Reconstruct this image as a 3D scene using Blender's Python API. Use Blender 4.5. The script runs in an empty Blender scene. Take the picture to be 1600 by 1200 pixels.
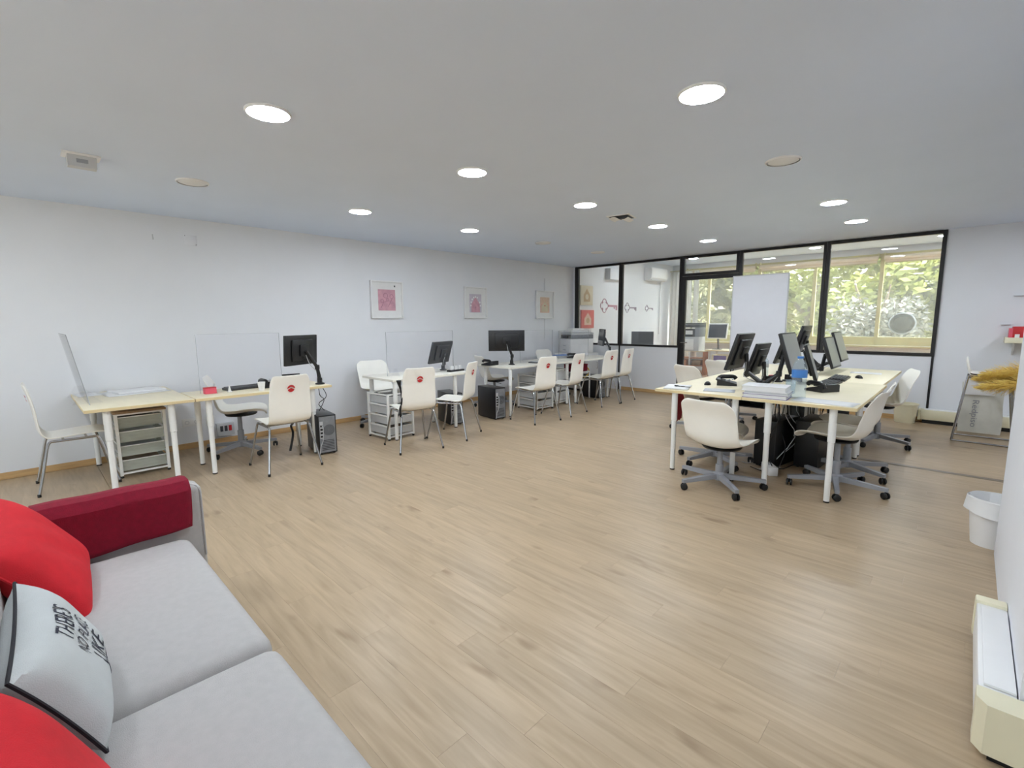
import bpy, bmesh, math, random
from mathutils import Vector, Matrix
random.seed(7)
PI = math.pi
sc = bpy.context.scene
C = sc.collection

# ------------------------------------------------------------------ camera, sky, sun, exposure
F_PX, YAW, PITCH, ROLL = 740.28, -0.7678, -0.1326, -0.0074
fw = Vector((math.sin(YAW)*math.cos(PITCH), math.cos(YAW)*math.cos(PITCH), math.sin(PITCH)))
rt = Vector((math.cos(YAW), -math.sin(YAW), 0)); up = rt.cross(fw)
cr, sr = math.cos(ROLL), math.sin(ROLL)
rt, up = cr*rt + sr*up, -sr*rt + cr*up
cam = bpy.data.cameras.new('camera'); cam.sensor_width = 36; cam.lens = F_PX/1600*36
cam.clip_start = 0.02; cam.clip_end = 300
co = bpy.data.objects.new('camera', cam); C.objects.link(co)
M = Matrix((rt, up, -fw)).transposed().to_4x4(); M.translation = (0, 0, 1.42)
co.matrix_world = M
sc.camera = co

w = bpy.data.worlds.new('sky'); sc.world = w; w.use_nodes = True
wn = w.node_tree; wn.nodes.clear()
wo = wn.nodes.new('ShaderNodeOutputWorld'); wb = wn.nodes.new('ShaderNodeBackground')
sky = wn.nodes.new('ShaderNodeTexSky'); sky.sky_type = 'NISHITA'; sky.sun_disc = False
sky.sun_elevation = math.radians(42); sky.sun_rotation = math.radians(60); sky.dust_density = 3.0; sky.air_density = 1.2
hs = wn.nodes.new('ShaderNodeHueSaturation'); hs.inputs['Saturation'].default_value = 0.45
wn.links.new(sky.outputs[0], hs.inputs['Color']); wn.links.new(hs.outputs[0], wb.inputs[0])
wb.inputs[1].default_value = 0.28
wn.links.new(wb.outputs[0], wo.inputs[0])

sl = bpy.data.lights.new('sun', 'SUN'); sl.energy = 3.8; sl.angle = 0.02; sl.color = (1, .95, .86)
so = bpy.data.objects.new('sun', sl); C.objects.link(so)
sd = Vector((-0.62, -0.22, -0.75))                       # direction the sunlight travels
so.rotation_euler = sd.to_track_quat('-Z', 'Y').to_euler()

LAMP = 30.0
sc.view_settings.view_transform = 'Standard'; sc.view_settings.look = 'None'
sc.view_settings.gamma = 1.0; sc.view_settings.use_curve_mapping = False
sc.view_settings.exposure = 2.08
sc.cycles.use_denoising = True
sc.cycles.max_bounces = 10; sc.cycles.diffuse_bounces = 5; sc.cycles.transparent_max_bounces = 16
sc.cycles.caustics_reflective = False; sc.cycles.caustics_refractive = False
sc.cycles.sample_clamp_indirect = 4.0

# ------------------------------------------------------------------ materials
def lin(c):
    return tuple(((v/255)/12.92 if v/255 <= .04045 else ((v/255+.055)/1.055)**2.4) for v in c) + (1,)
def mat(name, rgb, rough=.5, metal=0, spec=.5, noise=.04, scale=8, bump=0, bscale=60, emit=0, trans=0, stretch=None, coat=0):
    m = bpy.data.materials.new(name); m.use_nodes = True
    nt = m.node_tree; b = nt.nodes['Principled BSDF']
    b.inputs['Roughness'].default_value = rough; b.inputs['Metallic'].default_value = metal
    b.inputs['Specular IOR Level'].default_value = spec
    c = lin(rgb)
    tc = nt.nodes.new('ShaderNodeTexCoord'); src = tc.outputs['Object']
    if stretch:
        mp = nt.nodes.new('ShaderNodeMapping'); mp.inputs['Scale'].default_value = stretch
        nt.links.new(src, mp.inputs[0]); src = mp.outputs[0]
    n = nt.nodes.new('ShaderNodeTexNoise'); n.inputs['Scale'].default_value = scale; n.inputs['Detail'].default_value = 3
    nt.links.new(src, n.inputs['Vector'])
    r = nt.nodes.new('ShaderNodeValToRGB'); r.color_ramp.elements[0].position = .3; r.color_ramp.elements[1].position = .7
    r.color_ramp.elements[0].color = tuple(max(0, v*(1-noise)) for v in c[:3]) + (1,)
    r.color_ramp.elements[1].color = tuple(min(1, v*(1+noise)) for v in c[:3]) + (1,)
    nt.links.new(n.outputs['Fac'], r.inputs[0]); nt.links.new(r.outputs[0], b.inputs['Base Color'])
    if bump:
        n2 = nt.nodes.new('ShaderNodeTexNoise'); n2.inputs['Scale'].default_value = bscale; n2.inputs['Detail'].default_value = 4
        nt.links.new(tc.outputs['Object'], n2.inputs['Vector'])
        bp = nt.nodes.new('ShaderNodeBump'); bp.inputs['Strength'].default_value = bump; bp.inputs['Distance'].default_value = .004
        nt.links.new(n2.outputs['Fac'], bp.inputs['Height']); nt.links.new(bp.outputs[0], b.inputs['Normal'])
    if emit:
        b.inputs['Emission Color'].default_value = c; b.inputs['Emission Strength'].default_value = emit
    if trans: b.inputs['Transmission Weight'].default_value = trans
    if coat: b.inputs['Coat Weight'].default_value = coat
    return m
def glass_mat(name, tint=(1, 1, 1), ior=1.45, rough=0.0, haze=0.0, hazecol=(.8, .85, .9)):
    m = bpy.data.materials.new(name); m.use_nodes = True
    nt = m.node_tree; nt.nodes.clear()
    o = nt.nodes.new('ShaderNodeOutputMaterial'); t = nt.nodes.new('ShaderNodeBsdfTransparent'); g = nt.nodes.new('ShaderNodeBsdfGlossy')
    t.inputs[0].default_value = tint + (1,); g.inputs['Roughness'].default_value = rough
    f = nt.nodes.new('ShaderNodeFresnel'); ge = nt.nodes.new('ShaderNodeNewGeometry')
    mi = nt.nodes.new('ShaderNodeMapRange'); mi.inputs[3].default_value = ior; mi.inputs[4].default_value = 1/ior   # same sheet seen from either side
    nt.links.new(ge.outputs['Backfacing'], mi.inputs[0]); nt.links.new(mi.outputs[0], f.inputs['IOR'])
    mx = nt.nodes.new('ShaderNodeMixShader')
    nt.links.new(f.outputs[0], mx.inputs[0]); nt.links.new(g.outputs[0], mx.inputs[2])
    first = t.outputs[0]
    if haze:
        d = nt.nodes.new('ShaderNodeBsdfDiffuse'); d.inputs[0].default_value = hazecol + (1,)
        n = nt.nodes.new('ShaderNodeTexNoise'); n.inputs['Scale'].default_value = 3
        mr = nt.nodes.new('ShaderNodeMapRange'); mr.inputs[3].default_value = haze*.8; mr.inputs[4].default_value = haze*1.2
        nt.links.new(n.outputs['Fac'], mr.inputs[0])
        m2 = nt.nodes.new('ShaderNodeMixShader'); nt.links.new(mr.outputs[0], m2.inputs[0])
        nt.links.new(t.outputs[0], m2.inputs[1]); nt.links.new(d.outputs[0], m2.inputs[2]); first = m2.outputs[0]
    nt.links.new(first, mx.inputs[1]); nt.links.new(mx.outputs[0], o.inputs[0])
    return m
def wood_floor(name, base, island=False):
    m = bpy.data.materials.new(name); m.use_nodes = True
    nt = m.node_tree; b = nt.nodes['Principled BSDF']; L = nt.links.new
    tc = nt.nodes.new('ShaderNodeTexCoord'); oi = nt.nodes.new('ShaderNodeNewGeometry' if island else 'ShaderNodeObjectInfo'); RND = oi.outputs['Random Per Island' if island else 'Random']
    mp = nt.nodes.new('ShaderNodeMapping'); mp.inputs['Scale'].default_value = (1.2, 14, 1); L(tc.outputs['Object'], mp.inputs[0])
    w4 = nt.nodes.new('ShaderNodeMath'); w4.operation = 'MULTIPLY'; w4.inputs[1].default_value = 57; L(RND, w4.inputs[0])
    n1 = nt.nodes.new('ShaderNodeTexNoise'); n1.noise_dimensions = '4D'; n1.inputs['Scale'].default_value = 2.2; n1.inputs['Detail'].default_value = 6; n1.inputs['Distortion'].default_value = .6
    L(mp.outputs[0], n1.inputs['Vector']); L(w4.outputs[0], n1.inputs['W'])
    mp2 = nt.nodes.new('ShaderNodeMapping'); mp2.inputs['Scale'].default_value = (2.2, 6, 1); L(tc.outputs['Object'], mp2.inputs[0])
    n2 = nt.nodes.new('ShaderNodeTexNoise'); n2.noise_dimensions = '4D'; n2.inputs['Scale'].default_value = 1.3; n2.inputs['Detail'].default_value = 2
    L(mp2.outputs[0], n2.inputs['Vector']); L(w4.outputs[0], n2.inputs['W'])
    r = nt.nodes.new('ShaderNodeValToRGB'); e = r.color_ramp.elements
    c = lin(base)
    e[0].position = .22; e[0].color = (c[0]*.78, c[1]*.74, c[2]*.68, 1)
    e[1].position = .72; e[1].color = (min(1, c[0]*1.12), min(1, c[1]*1.12), min(1, c[2]*1.12), 1)
    k = r.color_ramp.elements.new(.42); k.color = (c[0]*.92, c[1]*.91, c[2]*.88, 1)
    L(n1.outputs['Fac'], r.inputs[0])
    # knots: rare dark spots
    r2 = nt.nodes.new('ShaderNodeValToRGB'); r2.color_ramp.elements[0].position = .24; r2.color_ramp.elements[0].color = (.55, .48, .42, 1)
    r2.color_ramp.elements[1].position = .36; r2.color_ramp.elements[1].color = (1, 1, 1, 1); L(n2.outputs['Fac'], r2.inputs[0])
    mu = nt.nodes.new('ShaderNodeMix'); mu.data_type = 'RGBA'; mu.blend_type = 'MULTIPLY'; mu.inputs[0].default_value = .8
    L(r.outputs[0], mu.inputs[6]); L(r2.outputs[0], mu.inputs[7])
    hv = nt.nodes.new('ShaderNodeHueSaturation'); mr = nt.nodes.new('ShaderNodeMapRange'); mr.inputs[3].default_value = .94; mr.inputs[4].default_value = 1.05
    L(RND, mr.inputs[0]); L(mr.outputs[0], hv.inputs['Value']); L(mu.outputs[2], hv.inputs['Color'])
    L(hv.outputs[0], b.inputs['Base Color'])
    b.inputs['Roughness'].default_value = .34; b.inputs['Specular IOR Level'].default_value = .45
    bp = nt.nodes.new('ShaderNodeBump'); bp.inputs['Strength'].default_value = .12; bp.inputs['Distance'].default_value = .002
    L(n1.outputs['Fac'], bp.inputs['Height']); L(bp.outputs[0], b.inputs['Normal'])
    return m
def lamp_mat(name, s):
    m = bpy.data.materials.new(name); m.use_nodes = True; nt = m.node_tree; nt.nodes.clear()
    o = nt.nodes.new('ShaderNodeOutputMaterial'); e = nt.nodes.new('ShaderNodeEmission'); e.inputs[0].default_value = (.87, .935, 1, 1); e.inputs[1].default_value = s
    nt.links.new(e.outputs[0], o.inputs[0]); return m

MW = mat('wall_paint', (231, 233, 238), .75, noise=.015, scale=2, bump=.15, bscale=120)
MCEIL = mat('ceiling_paint', (217, 228, 246), .9, noise=.01, scale=2)
MFLOOR = wood_floor('oak_floor', (179, 158, 131)); MFLOORJ = wood_floor('oak_floor_joined', (179, 158, 131), True)
MBASE = mat('oak_skirting', (196, 160, 112), .5, noise=.12, scale=5, stretch=(1, 1, 8))
MBLK = mat('black_metal_frame', (22, 19, 22), .35, noise=.1)
MGLASS = glass_mat('partition_glass', (.97, .99, .985), 1.42, haze=.06)
MWIN = glass_mat('window_glass', (.98, 1, .99), 1.4, haze=.16, hazecol=(.9, .92, .86))
MACR = glass_mat('acrylic_sheet', (.99, .99, .995), 1.25, haze=.015, hazecol=(.8, .82, .9))
MACRE = mat('acrylic_edge', (190, 194, 200), .2, trans=.3)
MALU = mat('beige_aluminium', (208, 200, 158), .45, noise=.05)
MBLIND = mat('beige_blind', (238, 224, 204), .7, noise=.04)
MTOP = mat('pale_birch_laminate', (233, 222, 192), .38, noise=.03, scale=3, stretch=(1, 8, 1))
MTOPW = mat('white_laminate', (234, 230, 218), .38, noise=.02)
MEDGE = mat('birch_edge', (226, 206, 160), .5, noise=.04)
MLEG = mat('white_enamel', (236, 236, 234), .3, noise=.015)
MFOOT = mat('black_plastic', (18, 18, 20), .45, noise=.1)
MBLKP = mat('black_satin_plastic', (26, 26, 29), .35, noise=.1, bump=.1, bscale=300)
MDGREY = mat('dark_grey_plastic', (62, 64, 70), .4, noise=.06)
MSCR = mat('grey_screen', (150, 152, 152), .28, noise=.02)
MSCRD = mat('black_screen', (14, 14, 17), .12, noise=.1)
MSHELL = mat('white_shell_plastic', (246, 244, 237), .32, noise=.012)
MPLY = mat('white_lacquered_ply', (246, 243, 235), .35, noise=.012)
MCHR = mat('chrome_tube', (176, 176, 178), .22, metal=1, noise=.03)
MGRY = mat('grey_powder_coat', (150, 152, 158), .4, noise=.03)
MRED = mat('logo_red', (196, 38, 44), .5, noise=.05)
MWHT = mat('white_plastic', (236, 236, 236), .4, noise=.015)
MCREAM = mat('cream_enamel', (232, 226, 198), .4, noise=.02)
MGREYM = mat('galvanised_panel', (140, 144, 150), .4, metal=.4, noise=.08, scale=30)
MSOFA = mat('white_sofa_fabric', (180, 178, 177), .9, noise=.03, scale=40, bump=.35, bscale=500)
MREDC = mat('red_cotton', (200, 18, 34), .85, noise=.06, scale=30, bump=.3, bscale=400)
MWINE = mat('wine_red_wool', (126, 2, 36), .95, noise=.1, scale=50, bump=.5, bscale=350)
MCUSH = mat('white_cotton', (188, 192, 193), .85, noise=.02, scale=30, bump=.3, bscale=400)
MPIPE = mat('black_piping', (28, 26, 34), .8)
MINK = mat('dark_ink', (42, 44, 58), .8)
MPAPER = mat('paper', (232, 232, 232), .8, noise=.02)
MPURP = mat('purple_card', (112, 92, 150), .6, noise=.05)
MMESH = mat('grey_wire_mesh', (198, 200, 202), .5, noise=.25, scale=220)
MDRAW = glass_mat('frosted_plastic', (.82, .86, .82), 1.3, .3, haze=.45, hazecol=(.72, .74, .68))
MWOOD = mat('brown_wood', (150, 122, 92), .5, noise=.12, scale=6, stretch=(1, 8, 1))
MORG = mat('orange_brown_wood', (186, 120, 78), .5, noise=.12, scale=6, stretch=(6, 1, 1))
MFLOOR2 = mat('far_room_floor', (190, 158, 128), .4, noise=.08, scale=4, stretch=(1, 8, 1))
MPAMP = mat('ochre_pampas', (255, 216, 124), .95, noise=.2, scale=40)
MPET = glass_mat('clear_plastic', (.90, .95, .98), 1.4, .03, haze=.12, hazecol=(.8, .88, .95))
MBLUE = mat('blue_label', (70, 132, 206), .4, noise=.1)
MTRUNK = mat('pale_bark', (150, 132, 112), .9, noise=.25, scale=12, bump=.6, bscale=20)
MLEAF = mat('green_leaf', (184, 186, 108), .6, noise=.28, scale=1.2)
MLEAF2 = mat('olive_leaf', (180, 176, 132), .6, noise=.28, scale=1.2)
MSILV = mat('silvery_leaf', (172, 170, 160), .7, noise=.3, scale=2)
MCURT = mat('ivory_curtain', (236, 234, 226), .9, noise=.02)
MYEL = mat('yellow_plastic', (220, 180, 60), .5)
MLAMP = lamp_mat('lamp_diffuser', LAMP)
MOFF = mat('unlit_diffuser', (226, 226, 226), .6, noise=.01)
MPINK = mat('pink_print', (206, 158, 172), .7, noise=.12, scale=14)
MPINKD = mat('dusky_pink_ink', (178, 128, 146), .7)
MLILAC = mat('lilac_print', (202, 194, 206), .7, noise=.05)
MPEACH = mat('peach_print', (222, 190, 170), .7, noise=.1, scale=30)
MBEIGE = mat('beige_canvas', (216, 206, 182), .8, noise=.05)
MTAN = mat('tan_ink', (190, 162, 124), .8)
MCORAL = mat('coral_canvas', (216, 106, 98), .8, noise=.05)
MPALEGREY = mat('pale_grey', (196, 198, 202), .5)
MTREAD = mat('steel_strip', (150, 140, 128), .35, metal=.7)
MASPH = mat('pale_paving', (188, 184, 174), .9, noise=.08)
MPINKP = mat('pink_plastic', (226, 90, 110), .4)
MBOARD = mat('whiteboard_enamel', (226, 228, 236), .25, noise=.01)
MBAG = mat('grey_white_bag', (214, 214, 206), .7, noise=.06, scale=10, bump=.5, bscale=14)

# ------------------------------------------------------------------ mesh helpers
class MB:
    def __init__(s): s.bm = bmesh.new()
    def box(s, x0, x1, y0, y1, z0, z1, bev=0, rot=None, seg=2):
        b = bmesh.new() if bev else s.bm
        if rot is not None:
            c = Vector(((x0+x1)/2, (y0+y1)/2, (z0+z1)/2))
        vs = []
        for z in (z0, z1):
            for x, y in ((x0, y0), (x1, y0), (x1, y1), (x0, y1)):
                v = Vector((x, y, z))
                if rot is not None: v = c + rot @ (v-c)
                vs.append(b.verts.new(v))
        for f in ((3, 2, 1, 0), (4, 5, 6, 7), (0, 1, 5, 4), (1, 2, 6, 5), (2, 3, 7, 6), (3, 0, 4, 7)):
            b.faces.new([vs[i] for i in f])
        if bev:
            bmesh.ops.bevel(b, geom=list(b.edges), offset=bev, segments=seg, profile=.5, affect='EDGES')
            s.add(b); b.free()
        return s
    def add(s, b):
        mp = {}
        for v in b.verts: mp[v] = s.bm.verts.new(v.co)
        for f in b.faces:
            try: s.bm.faces.new([mp[v] for v in f.verts])
            except ValueError: pass
    def poly(s, vs, fs):
        q = [s.bm.verts.new(v) for v in vs]
        for f in fs: s.bm.faces.new([q[i] for i in f])
        return s
    def tube(s, pts, r, seg=8, caps=True, r1=None):
        pts = [Vector(p) for p in pts]; n = len(pts); rings = []
        ref = None
        for i, p in enumerate(pts):
            if i == 0: d = pts[1]-p
            elif i == n-1: d = p-pts[i-1]
            else: d = (pts[i+1]-p).normalized() + (p-pts[i-1]).normalized()
            d.normalize()
            if ref is None:
                ref = Vector((0, 0, 1)) if abs(d.z) < .9 else Vector((1, 0, 0))
            a = (ref - d*ref.dot(d)).normalized(); ref = a; b = d.cross(a)
            rr = r if r1 is None else r+(r1-r)*i/(n-1)
            rings.append([s.bm.verts.new(p + rr*(math.cos(2*PI*k/seg)*a + math.sin(2*PI*k/seg)*b)) for k in range(seg)])
        for i in range(n-1):
            for k in range(seg):
                s.bm.faces.new((rings[i][k], rings[i][(k+1) % seg], rings[i+1][(k+1) % seg], rings[i+1][k]))
        if caps:
            s.bm.faces.new(rings[0][::-1]); s.bm.faces.new(rings[-1])
        return s
    def lathe(s, prof, c=(0, 0, 0), seg=20, capb=True, capt=True, ax='z'):
        rings = []
        for r, z in prof:
            ring = []
            for k in range(seg):
                a = 2*PI*k/seg
                v = Vector((r*math.cos(a), r*math.sin(a), z))
                if ax == 'y': v = Vector((v.x, v.z, v.y))
                if ax == 'x': v = Vector((v.z, v.x, v.y))
                ring.append(s.bm.verts.new(Vector(c)+v))
            rings.append(ring)
        for i in range(len(rings)-1):
            for k in range(seg):
                s.bm.faces.new((rings[i][k], rings[i][(k+1) % seg], rings[i+1][(k+1) % seg], rings[i+1][k]))
        if capb: s.bm.faces.new(rings[0][::-1])
        if capt: s.bm.faces.new(rings[-1])
        return s
    def grid(s, fn, nu, nv, wrap=False):
        g = [[s.bm.verts.new(fn(i/nu, j/nv)) for j in range(nv+1)] for i in range(nu+1)]
        for i in range(nu):
            for j in range(nv):
                s.bm.faces.new((g[i][j], g[i+1][j], g[i+1][j+1], g[i][j+1]))
        return s
    def prism(s, pts, axis, a, b):
        """extrude a 2D outline (list of (u,v)) along axis from a to b"""
        def P(u, v, t):
            return {'x': (t, u, v), 'y': (u, t, v), 'z': (u, v, t)}[axis]
        n = len(pts); v0 = [s.bm.verts.new(P(u, v, a)) for u, v in pts]; v1 = [s.bm.verts.new(P(u, v, b)) for u, v in pts]
        s.bm.faces.new(v0[::-1]); s.bm.faces.new(v1)
        for i in range(n): s.bm.faces.new((v0[i], v0[(i+1) % n], v1[(i+1) % n], v1[i]))
        return s
def obj(name, mb, m, parent=None, smooth=True, kind=None, loc=None):
    bmesh.ops.recalc_face_normals(mb.bm, faces=mb.bm.faces)
    me = bpy.data.meshes.new(name); mb.bm.to_mesh(me); mb.bm.free()
    me.materials.append(m)
    if smooth:
        me.shade_smooth(); me.set_sharp_from_angle(angle=math.radians(35))
    o = bpy.data.objects.new(name, me); C.objects.link(o)
    if parent: o.parent = parent
    if kind: o['kind'] = kind
    if loc: o.location = loc
    return o
def tag(o, label, cat, group=None):
    o['label'] = label; o['category'] = cat
    if group: o['group'] = group
    return o
def thing(name, label, cat, loc=(0, 0, 0), rz=0, group=None):
    o = bpy.data.objects.new(name, None); C.objects.link(o); o.empty_display_size = .1
    o.location = loc; o.rotation_euler = (0, 0, rz)
    return tag(o, label, cat, group)
def struct(name, mb, m, parent=None, smooth=False):
    return obj(name, mb, m, parent, smooth, None if parent else 'structure')
def sempty(name, loc=(0, 0, 0)):
    o = bpy.data.objects.new(name, None); C.objects.link(o); o.location = loc; o['kind'] = 'structure'; return o
KIDS = {}
def dup(root, label, loc, rz=0, group=None):
    r = root.copy(); C.objects.link(r); r.location = loc; r.rotation_euler = (0, 0, rz); r['label'] = label
    if group: r['group'] = group
    for ch in list(root.children):
        c = ch.copy(); C.objects.link(c); c.parent = r
        for g in ch.children:
            d = g.copy(); C.objects.link(d); d.parent = c
    return r
def B(*a, **k): return MB().box(*a, **k)
def catmull(pts, n):
    out = []
    P = [2*Vector(pts[0])-Vector(pts[1])] + [Vector(p) for p in pts] + [2*Vector(pts[-1])-Vector(pts[-2])]
    m = len(pts)-1
    for i in range(n+1):
        t = i/n*m; k = min(int(t), m-1); u = t-k
        a, b, c, d = P[k:k+4]
        out.append(.5*((2*b)+(c-a)*u+(2*a-5*b+4*c-d)*u*u+(3*b-a-3*c+d)*u**3))
    return out
def text_mesh(txt, size, sx=1.0, sy=1.0):
    cu = bpy.data.curves.new('t', 'FONT'); cu.body = txt; cu.size = size; cu.align_x = 'CENTER'; cu.align_y = 'CENTER'; cu.resolution_u = 3
    o = bpy.data.objects.new('t', cu); C.objects.link(o)
    bpy.context.view_layer.update()
    me = bpy.data.meshes.new_from_object(o.evaluated_get(bpy.context.evaluated_depsgraph_get()))
    bpy.data.objects.remove(o); bpy.data.curves.remove(cu)
    vs = [(v.co.x*sx, v.co.y*sy) for v in me.vertices]; fs = [tuple(p.vertices) for p in me.polygons]
    bpy.data.meshes.remove(me)
    return vs, fs

# ------------------------------------------------------------------ setting
XL, YB, H = -6.35, 8.55, 2.56
Y2 = 13.3
fl = MB(); fl.box(XL-.1, 2.6, .42, YB+.05, -.2, -.009); fl.box(XL-.1, 2.6, -3.6, .42, -.2, 0)
floor = struct('floor', fl, MFLOOR)
# oak boards, laid across the room (along x)
PW, PL = .13, 1.24
def plank_bm(b, L, W, ox=0, oy=0):
    e = .0005
    x0, x1, y0, y1 = ox+.0001, ox+L-.0001, oy+.0001, oy+W-.0001
    b.poly([(x0, y0, -.008), (x1, y0, -.008), (x1, y1, -.008), (x0, y1, -.008), (x0, y0, -e), (x1, y0, -e), (x1, y1, -e), (x0, y1, -e),
            (x0+e, y0+e, 0), (x1-e, y0+e, 0), (x1-e, y1-e, 0), (x0+e, y1-e, 0)],
           [(0, 1, 5, 4), (1, 2, 6, 5), (2, 3, 7, 6), (3, 0, 4, 7), (4, 5, 9, 8), (5, 6, 10, 9), (6, 7, 11, 10), (7, 4, 8, 11), (8, 9, 10, 11)])
boards = []
y = .425; row = 0
while y < YB-.02:
    wd = min(PW, YB-y)
    xe = .75 if y > 4.0 else .23
    x = XL; off = [0, .55, .2, .8, .38, .68, .1][row % 7]*PL
    while x < xe-.01:
        L = min(PL-off if x == XL else PL, xe-x)
        boards.append((math.hypot(x+L/2+.4, y), x, y, L, wd)); x += L
    y += PW; row += 1
boards.sort()
cache = {}
for d_, x, y, L, wd in boards[:298]:
    k = (round(L, 3), round(wd, 3))
    if k not in cache:
        b = MB(); plank_bm(b, L, wd)
        cache[k] = bpy.data.meshes.new('plank'); b.bm.to_mesh(cache[k]); b.bm.free(); cache[k].materials.append(MFLOOR)
    o = bpy.data.objects.new('plank', cache[k]); C.objects.link(o); o.parent = floor; o.location = (x, y, 0)
b = MB()
for d_, x, y, L, wd in boards[298:]: plank_bm(b, L, wd, x, y)
obj('plank', b, MFLOORJ, floor, False, 'stuff')
struct('ceiling', B(XL-.2, 2.6, -3.6, YB+.06, H, H+.12), MCEIL)
struct('wall_left', B(XL-.2, XL, 3.42, Y2+.3, -.2, 3.1), MW)
struct('wall_left_near', B(XL-.2, XL+.03, -3.6, 3.42, -.2, H+.05), MW)
struct('wall_back', B(-.33, 2.6, YB, YB+.12, -.2, H+.05), MW)
struct('wall_right', B(.215, 2.6, 2.13, 3.97, -.2, H+.05), MW)
struct('wall_right_far', B(2.5, 2.6, 3.97, YB, -.2, H+.05), MW)
struct('wall_right_near', B(2.5, 2.6, -3.6, 2.13, -.2, H+.05), MW)
wf = MB(); wf.box(XL-.2, -5.2, -3.72, -3.6, -.2, 2.6); wf.box(1.6, 2.6, -3.72, -3.6, -.2, 2.6); wf.box(-5.2, 1.6, -3.72, -3.6, -.2, .25); wf.box(-5.2, 1.6, -3.72, -3.6, 2.4, 2.6)
struct('wall_behind', wf, MW)
wn_ = sempty('window_10', (-1.8, -3.66, 1.3))
f = MB()
for x in (-3.4, -1.7, 0, 1.7, 3.4): f.box(x-.03, x+.03, -.03, .03, -1.05, 1.1)
f.box(-3.4, 3.4, -.03, .03, -1.05, -1.0); f.box(-3.4, 3.4, -.03, .03, 1.05, 1.1)
obj('window_frame', f, MBLK, wn_, False); obj('pane', B(-3.4, 3.4, -.004, .004, -1.05, 1.1), MWIN, wn_, False)
def skirting(name, x0, x1, y0, y1):
    struct(name, B(x0, x1, y0, y1, 0, .065, bev=.004), MBASE)
skirting('baseboard_left', XL, XL+.014, 3.42, YB)
skirting('baseboard_left_near', XL+.03, XL+.044, -3.6, 3.42)
skirting('baseboard_back', -.3, 2.5, YB-.014, YB)
skirting('baseboard_partition', -5.1, -3.93, YB-.034, YB-.02)
skirting('baseboard_partition_right', -2.85, -.36, YB-.034, YB-.02)
# metal strip between the two floor areas
struct('trim_1', MB().prism([(5.79, 0), (5.80, .006), (5.85, .006), (5.86, 0)], 'x', -.72, 2.5), MTREAD)

# ---- glazed partition
def rect_frame(name, idx_kind, x0, x1, z0, z1, t=.045, d=.06, pane=True, tl=None, tr=None, tb=None, tt=None):
    tl = tl or t; tr = tr or t; tb = tb or t; tt = tt or t
    r = sempty(name, (0, YB, 0))
    f = MB()
    f.box(x0, x0+tl, -d/2, d/2, z0, z1, bev=.003); f.box(x1-tr, x1, -d/2, d/2, z0, z1, bev=.003)
    f.box(x0+tl, x1-tr, -d/2, d/2, z0, z0+tb, bev=.003); f.box(x0+tl, x1-tr, -d/2, d/2, z1-tt, z1, bev=.003)
    obj('window_frame', f, MBLK, r, False)
    if pane: obj('pane', B(x0+tl-.005, x1-tr+.005, -.004, .004, z0+tb-.005, z1-tt+.005), MGLASS, r, False)
    return r
SILL = .90
rect_frame('window_1', 0, -6.30, -5.17, SILL, H-.005, t=.04, tl=.09)
rect_frame('window_2', 0, -5.165, -3.90, SILL, H-.005, t=.04)
rect_frame('window_3', 0, -2.90, -1.66, SILL, H-.005, t=.04, tl=.05)
rect_frame('window_4', 0, -1.655, -.33, SILL, H-.005, t=.045)
rect_frame('window_5', 0, -3.895, -2.905, 2.20, H-.005, t=.045)
dr = rect_frame('door_1', 0, -3.895, -2.905, .005, 2.195, t=.085, tb=.1, tt=.07)
hd = MB(); hd.tube([(-3.85, -.03, 1.0), (-3.85, -.075, 1.0), (-3.73, -.075, 1.0)], .009); obj('door_handle', hd, MCHR, dr)
hp = MB(); hp.box(-3.875, -3.825, -.038, -.03, .9, 1.12, bev=.003); obj('handle_plate', hp, MBLK, dr)
struct('wall_partition_left', B(-6.34, -3.92, YB-.02, YB+.02, 0, SILL-.002), MW)
struct('wall_partition_right', B(-2.90, -.33, YB-.02, YB+.02, 0, SILL-.002), MW)
struct('wall_partition_corner', B(XL, -6.30, YB-.03, YB+.03, SILL, H), MW)
for i, (x, z1) in enumerate(((-5.165, SILL), (-.345, SILL), (-3.91, SILL))):
    struct('trim_%d' % (i+2), B(x-.013, x+.013, YB-.032, YB+.032, 0, z1), MBLK)

# ---- far room
struct('floor_far_room', B(XL-.1, 3.6, YB+.05, Y2+.2, -.2, 0), MFLOOR2)
struct('ceiling_far_room', B(XL-.2, 3.6, YB+.06, Y2+.2, 2.95, 3.05), MCEIL)
struct('wall_far_room_right', B(3.5, 3.6, YB+.12, Y2+.2, -.2, 3.0), MW)
struct('wall_over_partition', B(XL, 3.6, YB+.06, YB+.12, H, 3.0), MW)
struct('wall_outer', B(XL, 3.6, Y2, Y2+.2, -.2, .82), MW)
struct('wall_outer_top', B(XL, 3.6, Y2, Y2+.2, 2.82, 3.0), MW)
xs = [-6.0, -5.3, -4.03, -2.8, -1.53, -.25, 1.0, 2.25, 3.5]
struct('wall_outer_corner', B(XL, -6.0, Y2, Y2+.2, .82, 2.82), MW)
for i in range(8):
    x0, x1 = xs[i], xs[i+1]
    r = sempty('window_%d' % (i+11), (0, Y2+.06, 0))
    f = MB(); t = .035
    f.box(x0, x0+t, -.03, .03, .82, 2.82); f.box(x1-t, x1, -.03, .03, .82, 2.82)
    f.box(x0+t, x1-t, -.05, .05, .82, 1.0); f.box(x0+t, x1-t, -.03, .03, 2.76, 2.82)
    obj('window_frame', f, MALU, r, False)
    obj('pane', B(x0+t-.003, x1-t+.003, -.003, .003, .997, 2.763), MWIN, r, False)
struct('trim_6', B(-6.0, 3.5, Y2-.18, Y2-.001, .78, .815), MALU)
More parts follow.
